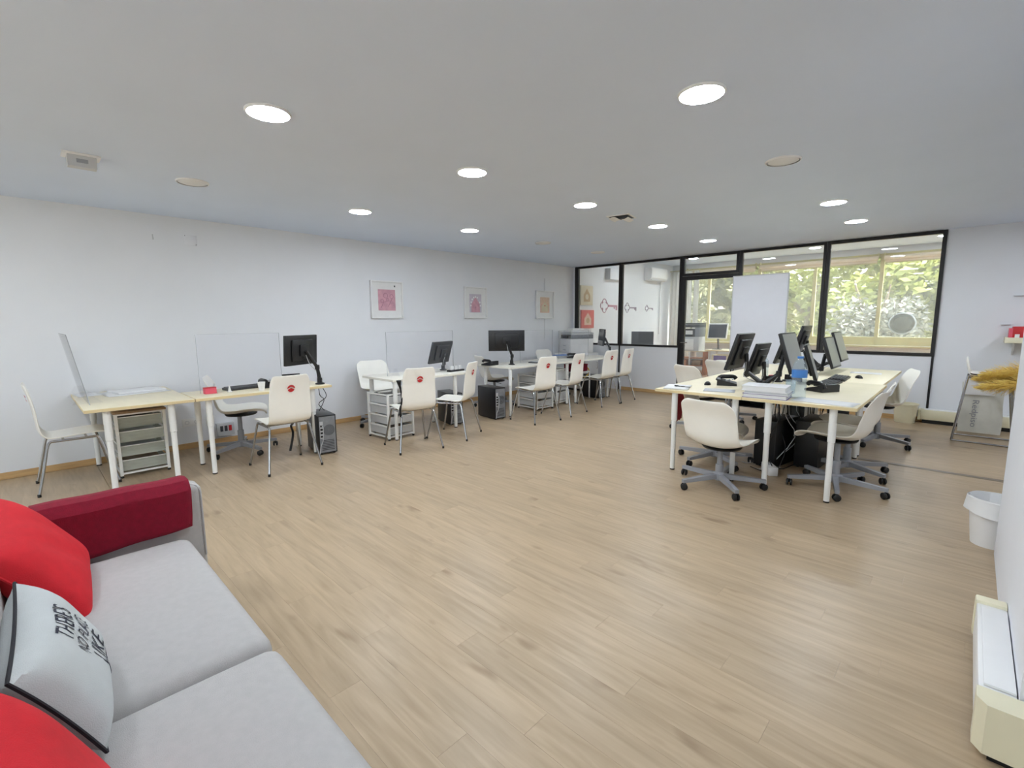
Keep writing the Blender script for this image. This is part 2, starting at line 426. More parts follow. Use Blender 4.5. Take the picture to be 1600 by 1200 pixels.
# rolled-up blinds at the window heads
for i, (x0, x1) in enumerate(((-5.9, -4.1), (-4.0, -1.6), (-1.5, .95), (1.05, 3.4))):
    r = thing('roller_blind', 'beige roller blind pulled up at the far room window, %s' % ['nearest the curtain', 'above the door', 'right of the door', 'outermost on the right'][i], 'blind', (0, Y2-.07, 2.72), group='beige roller blinds in the far room')
    obj('roll', MB().tube([(x0, 0, 0), (x1, 0, 0)], .045, 12), MBLIND, r)
    obj('cloth', B(x0+.02, x1-.02, .035, .04, -.09, 0), MBLIND, r, False)
    for q in (x0+.004, x1-.004): obj('bracket', B(q-.004, q+.004, -.02, .069, -.03, .115), MALU, r, False)
    obj('bottom_bar', B(x0+.02, x1-.02, .028, .046, -.115, -.09), MALU, r, False)
struct('ground', B(-40, 40, Y2+.2, 70, -4.2, -4), MASPH)
struct('ground_behind', B(-30, 30, -40, -3.75, -4.2, -4), MASPH)

# ------------------------------------------------------------------ ceiling fittings
def downlight(label, x, y, on=True, z=H, group='round ceiling downlights'):
    t = thing('ceiling_light', label, 'ceiling light', (x, y, z), group=group)
    if 'dl' not in KIDS:
        KIDS['dl'] = [obj('rim', MB().lathe([(.107, -.012), (.113, -.011), (.117, -.004), (.117, 0)], seg=32, capb=False), MWHT, t),
                      obj('diffuser', MB().lathe([(.108, -.010), (.108, -.002)], seg=32), MLAMP, t, False)]
        return t
    rim, dif = KIDS['dl']
    a = rim.copy(); C.objects.link(a); a.parent = t
    if on:
        b = dif.copy(); C.objects.link(b); b.parent = t
    else:
        b = obj('diffuser', MB().lathe([(.03, -.017), (.08, -.014), (.099, -.008), (.099, 0)], seg=28), MOFF, t)
    return t
rowname = {-4.67: 'row nearest the picture wall', -2.87: 'middle row', -1.09: 'row nearest the pillar'}
ordn = ['first', 'second', 'third', 'fourth', 'fifth']
for x, items in ((-2.87, [(1.07, 1), (2.55, 1), (4.04, 1), (5.56, 1), (7.1, 1)]), (-4.67, [(1.11, 0), (2.59, 1), (4.09, 1), (5.52, 0), (6.95, 0)]),
                 (-1.09, [(2.53, 1), (3.98, 0), (5.72, 1), (6.99, 1)])):
    for i, (y, on) in enumerate(items):
        downlight('%s round downlight, %s from the sofa end in the %s' % ('lit' if on else 'unlit', ordn[i], rowname[x]), x, y, on)
for i, (x, y) in enumerate(((-1.09, .9), (-2.87, -.5), (-4.67, -.4), (.9, -.6), (1.3, 5.2), (1.3, 7.2))):  # extra unseen lamps, added to light the room from beyond the view
    downlight('added unseen downlight lighting the room, %s' % ['above the heater', 'above the sofa', 'over the far sofa arm', 'right of the camera', 'in the corner beyond the pillar', 'in the corner above the wall shelf'][i], x, y, True, group='added unseen downlights')
for i, (x, y) in enumerate(((-5.3, 10.2), (-5.2, 12.0), (-2.6, 10.2), (-2.6, 12.2), (-.6, 10.2), (-.5, 12.2), (1.4, 11))):
    downlight('lit round downlight of the far room, %s' % ['near its left wall', 'by the curtain', 'behind the whiteboard', 'by the window behind the whiteboard', 'behind the right hand glass', 'by the window behind the right hand glass', 'furthest right'][i], x, y, True, 2.95, 'downlights in the far room')
t = thing('alarm_sensor', 'small white box fitting hanging from the ceiling above the left desks', 'sensor', (-4.48, .42, H))
obj('mount_plate', B(-.07, .07, -.1, .1, -.014, 0, bev=.003), MWHT, t); obj('body', MB().prism([(-.055, -.01), (.055, -.01), (.04, -.085), (-.03, -.085)], 'y', -.075, .075), MPALEGREY, t)
obj('lens', B(.047, .051, -.03, .03, -.06, -.035), MGRY, t)
t = thing('ceiling_vent', 'small white ceiling vent with two curved flaps', 'vent', (-2.92, 4.8, H), .2)
obj('frame', B(-.13, .13, -.13, .13, -.008, 0, bev=.003), MWHT, t)
for s in (-1, 1):
    obj('flap', MB().grid(lambda u, v: Vector((s*(.01+.1*u), -.1+.2*v, -.03-.03*math.sin(u*PI)*s*.6)), 6, 2), MWHT, t)
obj('slot', B(-.11, .11, -.11, .11, -.0095, -.0085), MDGREY, t, False)

# ------------------------------------------------------------------ left wall
def frame(label, y0, y1, z0, z1, kind):
    yc, zc = (y0+y1)/2, (z0+z1)/2
    t = thing('picture', label, 'picture', (XL, yc, zc), group='framed prints on the wall')
    a, b = (y1-y0)/2, (z1-z0)/2
    f = MB()
    for (p, q, r_, s_) in ((-a, -a+.02, -b, b), (a-.02, a, -b, b), (-a+.02, a-.02, -b, -b+.02), (-a+.02, a-.02, b-.02, b)):
        f.box(.002, .042, p, q, r_, s_, bev=.003)
    obj('frame', f, MWHT, t)
    obj('mount', B(.004, .016, -a+.02, a-.02, -b+.02, b-.02), MPAPER, t, False)
    return t, a, b
def plate(y0, y1, z0, z1, x=.0175, d=.0015): return B(x-d, x, y0, y1, z0, z1)
t, a, b = frame('white framed print of pink shapes, largest and leftmost of the three', 3.61, 4.15, 1.47, 2.02, 0)
p_ = obj('print', plate(-.145, .145, -.16, .15), MPINK, t, False)
d = MB()
for (y, z, r_) in ((-.02, .06, .035), (.08, .05, .03), (-.08, -.02, .025), (.01, -.0, .02)):
    d.bm.verts.ensure_lookup_table()
    pts = [(.0178, y+r_*math.cos(k*PI/8), z+r_*math.sin(k*PI/8)) for k in range(17)]
    d.tube(pts, .004, 5)
d.tube([(.0178, -.1, -.12), (.0178, -.06, -.04), (.0178, .0, -.02)], .004, 5); d.tube([(.0178, .02, -.1), (.0178, .09, .02)], .004, 5)
obj('key_drawing', d, MPINKD, p_)
obj('clip', B(.016, .02, .13, .15, .19, .215), MDGREY, t)
t, a, b = frame('white framed print of a pink house on lilac, middle of the three', 5.39, 5.91, 1.47, 2.01, 1)
p_ = obj('print', plate(-.14, .14, -.17, .15), MLILAC, t, False)
obj('house_drawing', MB().prism([(-.1, -.165), (.1, -.165), (.1, -.03), (0, .1), (-.1, -.03)], 'x', .0176, .0186), MPINK, p_, False)
d = MB()
for k in range(9):
    an = PI*k/8
    if k not in (2,): d.lathe([(.016, -.001), (.016, .001)], (.0192, .11*math.cos(an), -.05+.15*math.sin(an)), 10, ax='x')
obj('petals', d, MWHT, p_, False)
obj('keyhole', MB().lathe([(.012, -.001), (.012, .001)], (.0192, 0, -.08), 10, ax='x').box(.0185, .02, -.005, .005, -.12, -.08), MPINKD, p_, False)
t, a, b = frame('white framed peach print hung on a wire, rightmost of the three', 7.26, 7.83, 1.46, 2.02, 2)
p_ = obj('print', plate(-.145, .145, -.16, .15), MPEACH, t, False)
d = MB()
for k in range(5): d.box(.0176, .0184, -.12+.055*k, -.105+.055*k, .03, .14)
d.prism([(-.1, -.14), (.1, -.14), (.1, -.03), (0, .06), (-.1, -.03)], 'x', .0176, .0182)
obj('house_drawing', d, MBEIGE, p_, False)
obj('keyhole', MB().lathe([(.014, -.001), (.014, .001)], (.0192, 0, -.02), 10, ax='x'), MRED, p_, False)
obj('hanging_wire', MB().tube([(.012, 0, b), (.012, 0, .53)], .004, 6).tube([(.012, 0, -b), (.012, 0, -.72)], .003, 6), MPALEGREY, t)
t = thing('wall_plate', 'blank square cover plate high on the left wall', 'wall plate', (XL+.03, 1.43, 2.33))
obj('cover', B(0, .006, -.06, .06, -.055, .055, bev=.002), MW, t); obj('screw', MB().lathe([(.005, .006), (.005, .008)], (0, -.05, .045), 8, ax='x').lathe([(.005, .006), (.005, .008)], (0, .05, -.045), 8, ax='x'), MGRY, t)
t = thing('wall_hook', 'tiny white hook high on the left wall beside the cover plate', 'hook', (XL+.03, 1.09, 2.32))
obj('peg', MB().tube([(0, 0, .03), (.012, 0, .03), (.016, 0, -.02), (.028, 0, -.02), (.03, 0, 0)], .005, 6), MPALEGREY, t)
for i, (y, lb) in enumerate(((1.275, 'white double power socket low on the wall under the left desks'), (1.46, 'white single wall socket low on the wall behind the swivel chair'))):
    t = thing('wall_socket', lb, 'socket', (XL+.03, y, .30), group='wall sockets')
    n = 2 if i == 0 else 1
    obj('cover', B(0, .008, -.045*n, .045*n, -.045, .045, bev=.003), MWHT, t)
    for k in range(n):
        yy = (k-.5*(n-1))*.09
        obj('outlet', MB().lathe([(.021, .008), (.021, .011), (.017, .011), (.017, .004)], (0, yy, 0), 16, capb=False, ax='x'), MPALEGREY, t)
t = thing('junction_box', 'grey junction box with small lights low on the wall behind the desk', 'box', (XL+.03, 1.6, .17))
obj('housing', B(0, .06, -.09, .09, -.075, .075, bev=.004), MPALEGREY, t)
for k, m_ in enumerate((MDGREY, MDGREY, MRED)): obj('slot', B(.06, .063, -.06+.045*k, -.03+.045*k, -.02, .045), m_, t, False)

# ------------------------------------------------------------------ tables
def table(label, x0, x1, y0, y1, zt, legs, top=MTOP, th=.028, group='white office desks', name='desk'):
    cx, cy = (x0+x1)/2, (y0+y1)/2
    t = thing(name, label, 'desk', (cx, cy, 0), group=group)
    tp = obj('tabletop', B(x0-cx, x1-cx, y0-cy, y1-cy, zt-th, zt, bev=.002), top, t)
    e = MB(); q = .0012
    e.box(x0-cx-q, x1-cx+q, y0-cy-q, y0-cy, zt-th+.003, zt-.003); e.box(x0-cx-q, x1-cx+q, y1-cy, y1-cy+q, zt-th+.003, zt-.003)
    e.box(x0-cx-q, x0-cx, y0-cy, y1-cy, zt-th+.003, zt-.003); e.box(x1-cx, x1-cx+q, y0-cy, y1-cy, zt-th+.003, zt-.003)
    obj('edge_band', e, MEDGE if top is MTOP else top, tp, False)
    for (x, y) in legs:
        l = obj('leg', MB().lathe([(.021, .012), (.022, zt*.62), (.027, zt*.62+.004), (.027, zt-th)], (0, 0, 0), 16), MLEG, t, loc=(x-cx, y-cy, 0))
        obj('foot', MB().lathe([(.021, 0), (.022, .012)], seg=14), MFOOT, l)
    return t
ZT = .74
table('pale birch desk at the far left, set end to the wall, with papers on it', -6.29, -5.0, .30, 1.05, ZT, [(-5.06, .44), (-5.06, .88), (-6.24, .44), (-6.24, .88)])
table('pale birch desk with a black arm monitor and the near black computer', -5.585, -5.0, 1.06, 2.33, ZT, [(-5.06, 1.17), (-5.49, 1.17), (-5.06, 2.14), (-5.49, 2.14)])
table('white desk under the largest pink print, wire drawers below', -5.55, -4.84, 3.0, 4.22, ZT, [(-4.88, 3.05), (-5.42, 3.05), (-4.9, 3.98), (-5.4, 3.98)], MTOPW)
table('white desk with the screen seen from behind and a black computer standing before it', -5.55, -4.82, 4.98, 6.48, ZT, [(-4.86, 5.0), (-5.45, 5.05), (-4.88, 6.40), (-5.45, 6.4)], MTOPW)
table('white desk in the far corner in front of the office printer', -5.6, -4.78, 6.52, 7.82, ZT, [(-4.83, 6.58), (-5.5, 6.6), (-4.78, 7.5), (-5.4, 7.62)], MTOPW)
ZC = .77
table('birch bench desk at near left of the central group, folders on its corner', -2.13, -1.35, 4.18, 5.86, ZC, [(-1.95, 4.22), (-1.42, 4.26), (-1.95, 5.8), (-1.42, 5.8)], group='central bench desks')
table('birch bench desk at near right of the central group, under the water bottle', -1.345, -.55, 4.18, 5.86, ZC, [(-1.15, 4.24), (-.70, 4.24), (-.75, 5.8), (-1.2, 5.8)], group='central bench desks')
table('birch bench desk at far left of the central group, near the whiteboard', -2.13, -1.35, 5.865, 7.55, ZC, [(-1.95, 5.93), (-1.42, 5.93), (-1.95, 7.4), (-1.42, 7.4)], group='central bench desks')
table('birch bench desk at far right of the central group, nearest the glass', -1.345, -.58, 5.865, 7.55, ZC, [(-1.2, 5.93), (-.75, 5.93), (-.75, 7.4), (-1.2, 7.4)], group='central bench desks')

# ------------------------------------------------------------------ shells
def shell(profile, widths, rad, curl, nu=22, nv=12):
    cs = catmull([Vector((0, y, z)) for y, z in profile], nu)
    ln = [0]
    for i in range(nu): ln.append(ln[-1]+(cs[i+1]-cs[i]).length)
    T = ln[-1]
    ws = catmull([Vector((q, 0, 0)) for q in widths], nu)
    b = MB(); g = []
    for i in range(nu+1):
        wv = ws[i].x; d = min(ln[i], T-ln[i])
        rr = rad
        if d < rr: wv = wv-rr+math.sqrt(max(0, rr*rr-(rr-d)**2))
        tdir = (cs[min(nu, i+1)]-cs[max(0, i-1)]).normalized()
        nrm = Vector((0, -tdir.z, tdir.y)) if True else 0     # points to the sitter's side
        nrm = Vector((0, tdir.z, -tdir.y)); nrm = -nrm if nrm.z < 0 and abs(tdir.y) > .7 else nrm
        rowv = []
        for j in range(nv+1):
            u = -1+2*j/nv
            c_ = curl(i/nu)*abs(u)**2.2
            rowv.append(b.bm.verts.new(cs[i]+Vector((u*wv, 0, 0))+nrm*c_))
        g.append(rowv)
    for i in range(nu):
        for j in range(nv): b.bm.faces.new((g[i][j], g[i][j+1], g[i+1][j+1], g[i+1][j]))
    return b
def thicken(o, t, bevel=False):
    m = o.modifiers.new('thickness', 'SOLIDIFY'); m.thickness = t; m.offset = 0
# ---- visitor chair: bent white ply on chrome legs. faces +Y
def make_visitor():
    t = thing('visitor_chair', '', 'chair')
    s = shell([(.235, .445), (.18, .468), (.0, .462), (-.13, .455), (-.185, .475), (-.215, .53), (-.225, .64), (-.24, .78), (-.275, .93)],
              [.185, .2, .2, .2, .2, .2, .197, .188, .182], .024, lambda u: .012)
    o = obj('shell', s, MPLY, t); thicken(o, .012); o.modifiers.new('s', 'SUBSURF').levels = 1
    for sx in (-1, 1):
        for sy in (-1, 1):
            foot = Vector((sx*.25, sy*.26, 0)); top = Vector((sx*.185, sy*.165, .435))
            k = top.lerp(foot, .1)
            l = obj('leg', MB().tube(catmull([top-Vector((0, sy*.05, -.002)), top-Vector((0, sy*.012, 0)), k, top.lerp(foot, .35), top.lerp(foot, .7), foot+Vector((0, 0, .01))], 12), .0105, 8), MCHR, t)
            obj('foot', MB().lathe([(.0125, 0), (.0125, .025)], tuple(foot), 8), MFOOT, l)
        obj('rail', MB().tube([(sx*.185, -.12, .437), (sx*.185, .12, .437)], .0105, 8), MCHR, t)
    obj('cross_bar', MB().tube([(-.185, -.07, .437), (.185, -.07, .437)], .009, 8).tube([(-.185, .08, .437), (.185, .08, .437)], .009, 8), MCHR, t)
    # red round emblem on the outer face of the back
    zc = .80
    e = MB()
    def yb(z): return -.244-(z-.78)*.23-.0105
    R = .036
    up_ = []                                         # upper crescent over a white roof line
    for k in range(13):
        a = PI*.02+PI*.96*k/12; up_.append((R*math.cos(a), R*math.sin(a)))
    roof = [(-R*.98, R*.02), (0, R*.52), (R*.98, R*.02)]
    q = up_+roof
    vs = [(x, yb(zc+z)-.0006, zc+z) for x, z in up_]
    n = len(vs)
    rf = [(R*.99-2*R*.99*k/12, ) for k in range(13)]
    vs += [(x[0], yb(zc)-.0006, zc+R*.5*(1-abs(x[0])/(R))-.0) for x in rf]
    e.poly(vs, [(k, k+1, n+k+1, n+k) for k in range(12)])
    low = [(R*.9*math.cos(a), R*.9*math.sin(a)) for a in [PI+PI*.08+PI*.84*k/10 for k in range(11)]]
    vs = [(x, yb(zc+z)-.0006, zc+z) for x, z in low]+[(R*.8*(1-0), yb(zc)-.0006, zc-R*.2), (0, yb(zc)-.0006, zc+R*.22), (-R*.8, yb(zc)-.0006, zc-R*.2)]
    e.poly(vs, [tuple(range(len(vs)))])
    obj('emblem', e, MRED, t, False)
    return t
V = make_visitor()
vis = [(-5.68, .25, 0, 'white bent ply chair at the far left end, drawn up sideways to the papers desk'),
       (-4.84, 1.74, 90, 'white bent ply chair before the desk with the near black computer'),
       (-4.49, 3.02, 77, 'white bent ply chair with black straps hanging at its side'),
       (-4.57, 3.69, 118, 'white bent ply chair turned aslant, between the strap chair and a black computer'),
       (-4.42, 5.06, 84, 'white bent ply chair just right of the big black computer'),
       (-4.44, 5.76, 98, 'white bent ply chair fourth from the right end of the row under the far prints'),
       (-4.49, 6.78, 86, 'white bent ply chair second from the right end, before the far corner desk'),
       (-4.49, 7.30, 93, 'white bent ply chair at the right end of the row, nearest the glass')]
vis[5] = vis[5][:3] + ('white bent ply chair third from the right end, seen nearly from the side',)
for i, (x, y, a, lb) in enumerate(vis):
    if i == 0:
        V['label'] = lb; V['group'] = 'white visitor chairs along the left desks'; V.location = (x, y, 0); V.rotation_euler = (0, 0, math.radians(a))
    else: dup(V, lb, (x, y, 0), math.radians(a))
dup(V, 'white bent ply chair in the far room, seen through the glass door', (-3.95, 11.3, 0), math.radians(150), 'chairs in the far room')
# black straps hanging from the third chair
b = MB(); b.grid(lambda u, v: Vector((-.01*math.sin(9*u)+.012*math.sin(v*6), -.05*(1-u)*(v-.3)+.05*v*math.sin(PI*min(1, u*1.3))*.9, .44-.40*u)), 14, 4)
bo = obj('black_cloth', b, MFOOT); thicken(bo, .012); bo.location = (-4.345, 2.775, .36); tag(bo, 'black cloth strap hanging down the side of a white chair', 'strap')

# ---- swivel chair: white plastic shell on grey five star base. faces +Y
def make_swivel():
    t = thing('swivel_chair', '', 'office chair')
    s = shell([(.265, .415), (.235, .45), (.12, .455), (-.04, .44), (-.15, .455), (-.205, .52), (-.225, .62), (-.25, .74), (-.30, .855)],
              [.18, .215, .24, .25, .245, .238, .238, .238, .218], .06, lambda u: .045*math.sin(PI*min(1, u*1.05)**.8)+.012, 24, 14)
    o = obj('shell', s, MSHELL, t); thicken(o, .012); o.modifiers.new('s', 'SUBSURF').levels = 1
    obj('seat_plate', MB().lathe([(.05, .405), (.15, .415), (.16, .428)], (0, .02, 0), 20), MFOOT, t)
    obj('column', MB().lathe([(.032, .07), (.032, .24), (.022, .242), (.022, .41)], seg=16), MGRY, t)
    obj('lever', MB().tube([(.02, .02, .40), (.2, .03, .392)], .006, 6), MGRY, t)
    obj('hub', MB().lathe([(.03, .05), (.045, .06), (.048, .115), (.036, .125)], seg=20), MGRY, t)
    for k in range(5):
        a = 2*PI*k/5; R = Matrix.Rotation(a, 3, 'Z')
        m = MB(); m.prism([(-.022, .062), (.022, .062), (.018, .118), (-.018, .118)], 'x', .03, .05)
        b2 = MB()
        vs = [(.03, -.021, .068), (.03, .021, .068), (.03, .021, .112), (.03, -.021, .112), (.36, -.016, .062), (.36, .016, .062), (.36, .016, .09), (.36, -.016, .09)]
        b2.poly([R @ Vector(v) for v in vs], [(0, 3, 2, 1), (4, 5, 6, 7), (0, 1, 5, 4), (1, 2, 6, 5), (2, 3, 7, 6), (3, 0, 4, 7)])
        m.bm.free()
        arm = obj('base_arm', b2, MGRY, t, False)
        c = MB(); ctr = R @ Vector((.345, .0, .028)); ax = Matrix.Rotation(a+.7*k+.5, 3, 'Z')
        for sgn in (-1, 1):
            pr = [(.008, .006), (.027, .008), (.028, .018), (.02, .024), (.006, .025)]
            rings = []
            for r_, h_ in pr:
                rings.append([c.bm.verts.new(ctr+ax @ Vector((r_*math.cos(2*PI*q/14), sgn*h_, r_*math.sin(2*PI*q/14)))) for q in range(14)])
            for i in range(len(rings)-1):
                for q in range(14): c.bm.faces.new((rings[i][q], rings[i][(q+1) % 14], rings[i+1][(q+1) % 14], rings[i+1][q]))
            c.bm.faces.new(rings[-1])
        c.tube([ctr+Vector((0, 0, .0)), ctr+Vector((0, 0, .045))], .007, 8)
        obj('caster', c, MFOOT, arm)
    return t
Wc = make_swivel()
swv = [(-1.454, 4.06, -8, 'white swivel chair with its back to the sofa, before the central desks'),
       (-.72, 4.66, 84, 'white swivel chair nearest the waste bin, on the right side of the central desks'),
       (-.73, 5.22, 92, 'white swivel chair second along the right side of the central desks'),
       (-.68, 6.72, 108, 'white swivel chair furthest along the right side of the central desks, turned outward'),
       (-1.76, 4.75, -80, 'low white swivel chair with a red patterned cloth, left of the central desks'),
       (-2.42, 6.0, -25, 'white swivel chair second along the left side of the central desks'),
       (-2.40, 6.95, -30, 'white swivel chair furthest along the left of the central desks'),
       (-5.75, 1.61, -20, 'white swivel chair behind the desk with the near black computer'),
       (-5.86, 3.45, -92, 'white swivel chair behind the desk under the largest pink print'),
       (-5.72, 5.5, -20, 'white swivel chair behind the desk with the screen seen from behind'),
       (-5.78, 7.15, -90, 'white swivel chair behind the far corner desk, close to the printer')]
drop = {0: .08, 4: .125, 8: -.02}                       # seat heights differ from chair to chair
turn = [31.8, 54, 20, 5, 43, 12, 60, 33, 8, 50, 25]        # and so do the bases
chairs = []
for i, (x, y, a, lb) in enumerate(swv):
    if i == 0:
        Wc['label'] = lb; Wc['group'] = 'white swivel chairs'; Wc.location = (x, y, 0); Wc.rotation_euler = (0, 0, math.radians(a)); chairs.append(Wc)
    else: chairs.append(dup(Wc, lb, (x, y, 0), math.radians(a)))
for i, r_ in enumerate(chairs):
    d_ = drop.get(i, 0)
    for c in r_.children:
        k = c.name.split('.')[0]
        if k in ('shell', 'seat_plate', 'lever'): c.location.z = -d_
        elif k == 'column': c.scale.z = (.41-d_)/.41
        elif k == 'base_arm': c.rotation_euler.z = math.radians(turn[i])
MRP = mat('red_patterned_cloth', (150, 30, 44), .9, noise=.5, scale=60)
b = MB(); b.grid(lambda u, v: Vector((-.035+.07*abs(u-.12)**.5*(1 if u > .12 else -1)*-1*.8, -.15+.30*v, .02-.42*abs(u-.12)*(1 if u > .12 else .6)+.008*math.sin(v*22))), 14, 14)
ro = obj('red_cloth', b, MRP); thicken(ro, .01); ro.location = (-2.05, 4.70, .722); ro.rotation_euler = (0, 0, math.radians(8)); tag(ro, 'red patterned cloth draped over a swivel chair back left of the central desks', 'cloth')

# ------------------------------------------------------------------ computers and desk things
def pc(label, x, y, rz, wd=.19, dp=.44, ht=.43):
    """tower: grey rear panel on local -Y face"""
    t = thing('computer_tower', label, 'computer', (x, y, 0), rz, 'black computer towers')
    obj('case', B(-wd/2, wd/2, -dp/2, dp/2, .012, ht, bev=.004), MBLKP, t)
    r = obj('rear_panel', B(-wd/2+.012, wd/2-.012, -dp/2-.003, -dp/2+.001, .025, ht-.015), MGREYM, t, False)
    g = MB()
    for k in range(4):
        rr = .016+.013*k
        g.tube([(.015+rr*math.cos(q*PI/8), -dp/2-.005, ht*.62+rr*math.sin(q*PI/8)) for q in range(17)], .0028, 4)
    obj('fan_grille', g, MDGREY, r)
    g = MB()
    for k in range(7): g.box(-wd/2+.03, wd/2-.03, -dp/2-.005, -dp/2-.003, .05+.017*k, .058+.017*k)
    obj('card_slots', g, MDGREY, r, False)
    g = MB(); g.box(-wd/2+.016, -wd/2+.05, -dp/2-.006, -dp/2-.003, ht*.42, ht*.85)
    obj('port_plate', g, MPALEGREY, r, False)
    g = MB()
    for k in range(4): g.box(-wd/2+.02, -wd/2+.046, -dp/2-.012, -dp/2-.006, ht*.45+.038*k, ht*.45+.02+.038*k)
    obj('port', g, MFOOT, r, False)
    for sx in (-1, 1): obj('foot', B(sx*wd*.35-.012, sx*wd*.35+.012, -dp/2+.02, dp/2-.02, 0, .0125), MFOOT, t, False)
    obj('cable', MB().tube(catmull([(-wd*.3, -dp/2-.008, ht*.75), (-wd*.3, -dp/2-.05, ht*.7), (-wd*.33, -dp/2-.045, ht*.4), (-wd*.45, -dp/2-.03, .1), (-wd*.5, -dp/2-.02, .02)], 14), .004, 6), MPALEGREY, t)
    return t
pc('black computer tower on the floor at the right end of the second desk', -5.13, 2.245, math.radians(82))
pc('black computer tower under the desk with the largest pink print above', -5.22, 4.14, math.radians(75), ht=.44)
pc('big black computer tower standing in the open before the far desks', -5.05, 4.79, math.radians(82), ht=.46)
pc('black computer tower under the far corner desk', -5.0, 7.35, math.radians(84), ht=.42)
for i, (x, y, lb) in enumerate(((-1.30, 5.1, 'black computer tower under the central desks, nearest the sofa'), (-1.02, 5.3, 'black computer tower under the central desks, behind the near right leg'),
                                (-1.32, 6.1, 'black computer tower under the central desks, third from the sofa'), (-1.05, 6.6, 'black computer tower deepest under the central desks'))):
    pc(lb, x, y, math.radians(170+i*7), wd=.2, dp=.45, ht=.46)

def monitor(label, base, ctr, nrm_deg, tilt, wd=.5, hg=.31, scr=MSCR, group='black monitors on spring arms', body=MBLKP, elbow=None, th=.03, back=MBLKP):
    """base: clamp on the desk; ctr: middle of the screen; nrm_deg: compass of the screen's face (0=+X); tilt: leaning back"""
    t = thing('monitor', label, 'monitor', base, 0, group)
    ca = Vector(ctr)-Vector(base)
    a = math.radians(nrm_deg); ti = math.radians(tilt)
    n = Vector((math.cos(a)*math.cos(ti), math.sin(a)*math.cos(ti), math.sin(ti)))
    r_ = Vector((-math.sin(a), math.cos(a), 0)); u_ = n.cross(r_)
    R = Matrix((r_, u_, n)).transposed()
    def T(m):
        for v in m.bm.verts: v.co = ca + R @ v.co
        return m
    obj('housing', T(MB().box(-wd/2, wd/2, -hg/2, hg/2, -th, 0, bev=.005)), body, t)
    obj('screen', T(MB().box(-wd/2+.014, wd/2-.014, -hg/2+.02, hg/2-.014, 0, .0012)), scr, t, False)
    obj('back_cover', T(MB().box(-wd*.33, wd*.33, -hg*.36, hg*.36, -th-.025, -th, bev=.012)), back, t)
    obj('mount_plate', T(MB().box(-.06, .06, -.06, .06, -th-.045, -th-.025, bev=.004)), body, t)
    hold = ca - n*(th+.05)
    el = Vector(elbow)-Vector(base) if elbow else Vector((hold.x*.3, hold.y*.3, max(.1, hold.z*.55)))
    obj('upper_arm', MB().tube([el, hold*.98+el*.02], .019, 8), body, t)
    obj('lower_arm', MB().tube([(0, 0, .05), el*.98], .023, 8, r1=.018), body, t)
    obj('knuckle', MB().lathe([(.024, -.025), (.026, 0), (.024, .025)], tuple(el), 14), body, t)
    obj('clamp', MB().lathe([(.05, .001), (.05, .012), (.028, .02), (.026, .07)], seg=16), body, t)
    obj('cable', MB().tube(catmull([hold+Vector((0, 0, -.05)), (hold+el)/2-Vector((0, .02, .06)), el-Vector((.02, 0, .05)), Vector((.03, .02, .02))], 12), .0035, 5), MPALEGREY, t)
    return t
# left row: screens face the wall side
monitor('black monitor on an arm at the right end of the second desk, seen from behind', (-5.15, 2.27, ZT), (-5.22, 2.10, 1.125), 205, 4, .46, .32, MSCRD, elbow=(-5.15, 2.25, .93))
monitor('tilted grey backed monitor on the desk under the largest pink print', (-5.3, 4.10, ZT), (-5.16, 3.94, 1.01), 198, 16, .46, .30, MSCRD, body=MDGREY, elbow=(-5.28, 4.1, .84), back=MDGREY)
monitor('wide black monitor with white mounting studs, seen square from behind', (-5.12, 5.30, ZT), (-5.2, 5.27, 1.115), 137, 0, .56, .32, MSCRD, elbow=(-5.10, 5.29, .88))
monitor('narrow edge on monitor in front of the far glass post', (-4.85, 7.72, ZT), (-5.02, 7.62, 1.10), 225, 6, .46, .31, MSCRD, body=MDGREY, elbow=(-4.87, 7.70, .9), back=MDGREY)
# central group
sp = -1.38
ML = [('central black monitor nearest the sofa on the left, back towards the pillar', 4.86, 1.115, 0), ('central black monitor second on the left, set low', 5.42, 1.0, 0),
      ('central black monitor third on the left, back towards the pillar', 6.42, 1.07, 0), ('central black monitor furthest on the left side', 7.2, 1.16, 0)]
for lb, y, z, s in ML:
    monitor(lb, (sp-.03, y+.02, ZC), (sp-.24, y, z), 180, 17, .45, .36, MSCRD, 'monitors on the central desks', elbow=(sp-.16, y+.03, z-.2))
MR = [('central monitor with large grey screen nearest the water bottle', 4.86, 1.12), ('central monitor seen edge on behind the water bottle', 5.62, .985), ('central monitor with tilted grey screen by the mouse', 6.6, 1.03), ('central monitor furthest on the right, by the glass post', 7.05, 1.08)]
for lb, y, z in MR:
    monitor(lb, (sp+.03, y-.05, ZC), (sp+.24, y, z), 10 if z < 1 else 0, 17, .45, .37, MSCR, 'monitors on the central desks', elbow=(sp+.14, y-.04, z-.2))

def phone(label, x, y, z, rz):
    t = thing('desk_phone', label, 'telephone', (x, y, z), rz, 'black desk telephones')
    obj('base', MB().prism([(-.09, 0), (.09, 0), (.09, .02), (-.09, .065)], 'x', -.1, .1), MBLKP, t)
    obj('handset', MB().tube(catmull([(-.07, .085, .055), (-.07, .06, .075), (-.07, 0, .075), (-.07, -.06, .07), (-.07, -.09, .03)], 10), .02, 8), MBLKP, t)
    k = MB()
    for i in range(4):
        for j in range(3): k.box(.0+.028*j-.01, .0+.028*j+.01, .03-.027*i-.008, .03-.027*i+.008, .036+.0068*i, .045+.0068*i)
    for v in k.bm.verts: v.co.y = -v.co.y
    obj('keypad', k, MPALEGREY, t, False)
    obj('display', B(-.02, .08, -.085, -.06, .056, .066), MGREYM, t, False)
    return t
phone('black telephone at the right of the second desk, half behind a chair', -5.35, 1.82, ZT, math.radians(95))
phone('black telephone on the far corner desk in front of the printer', -5.2, 7.0, ZT, math.radians(110))
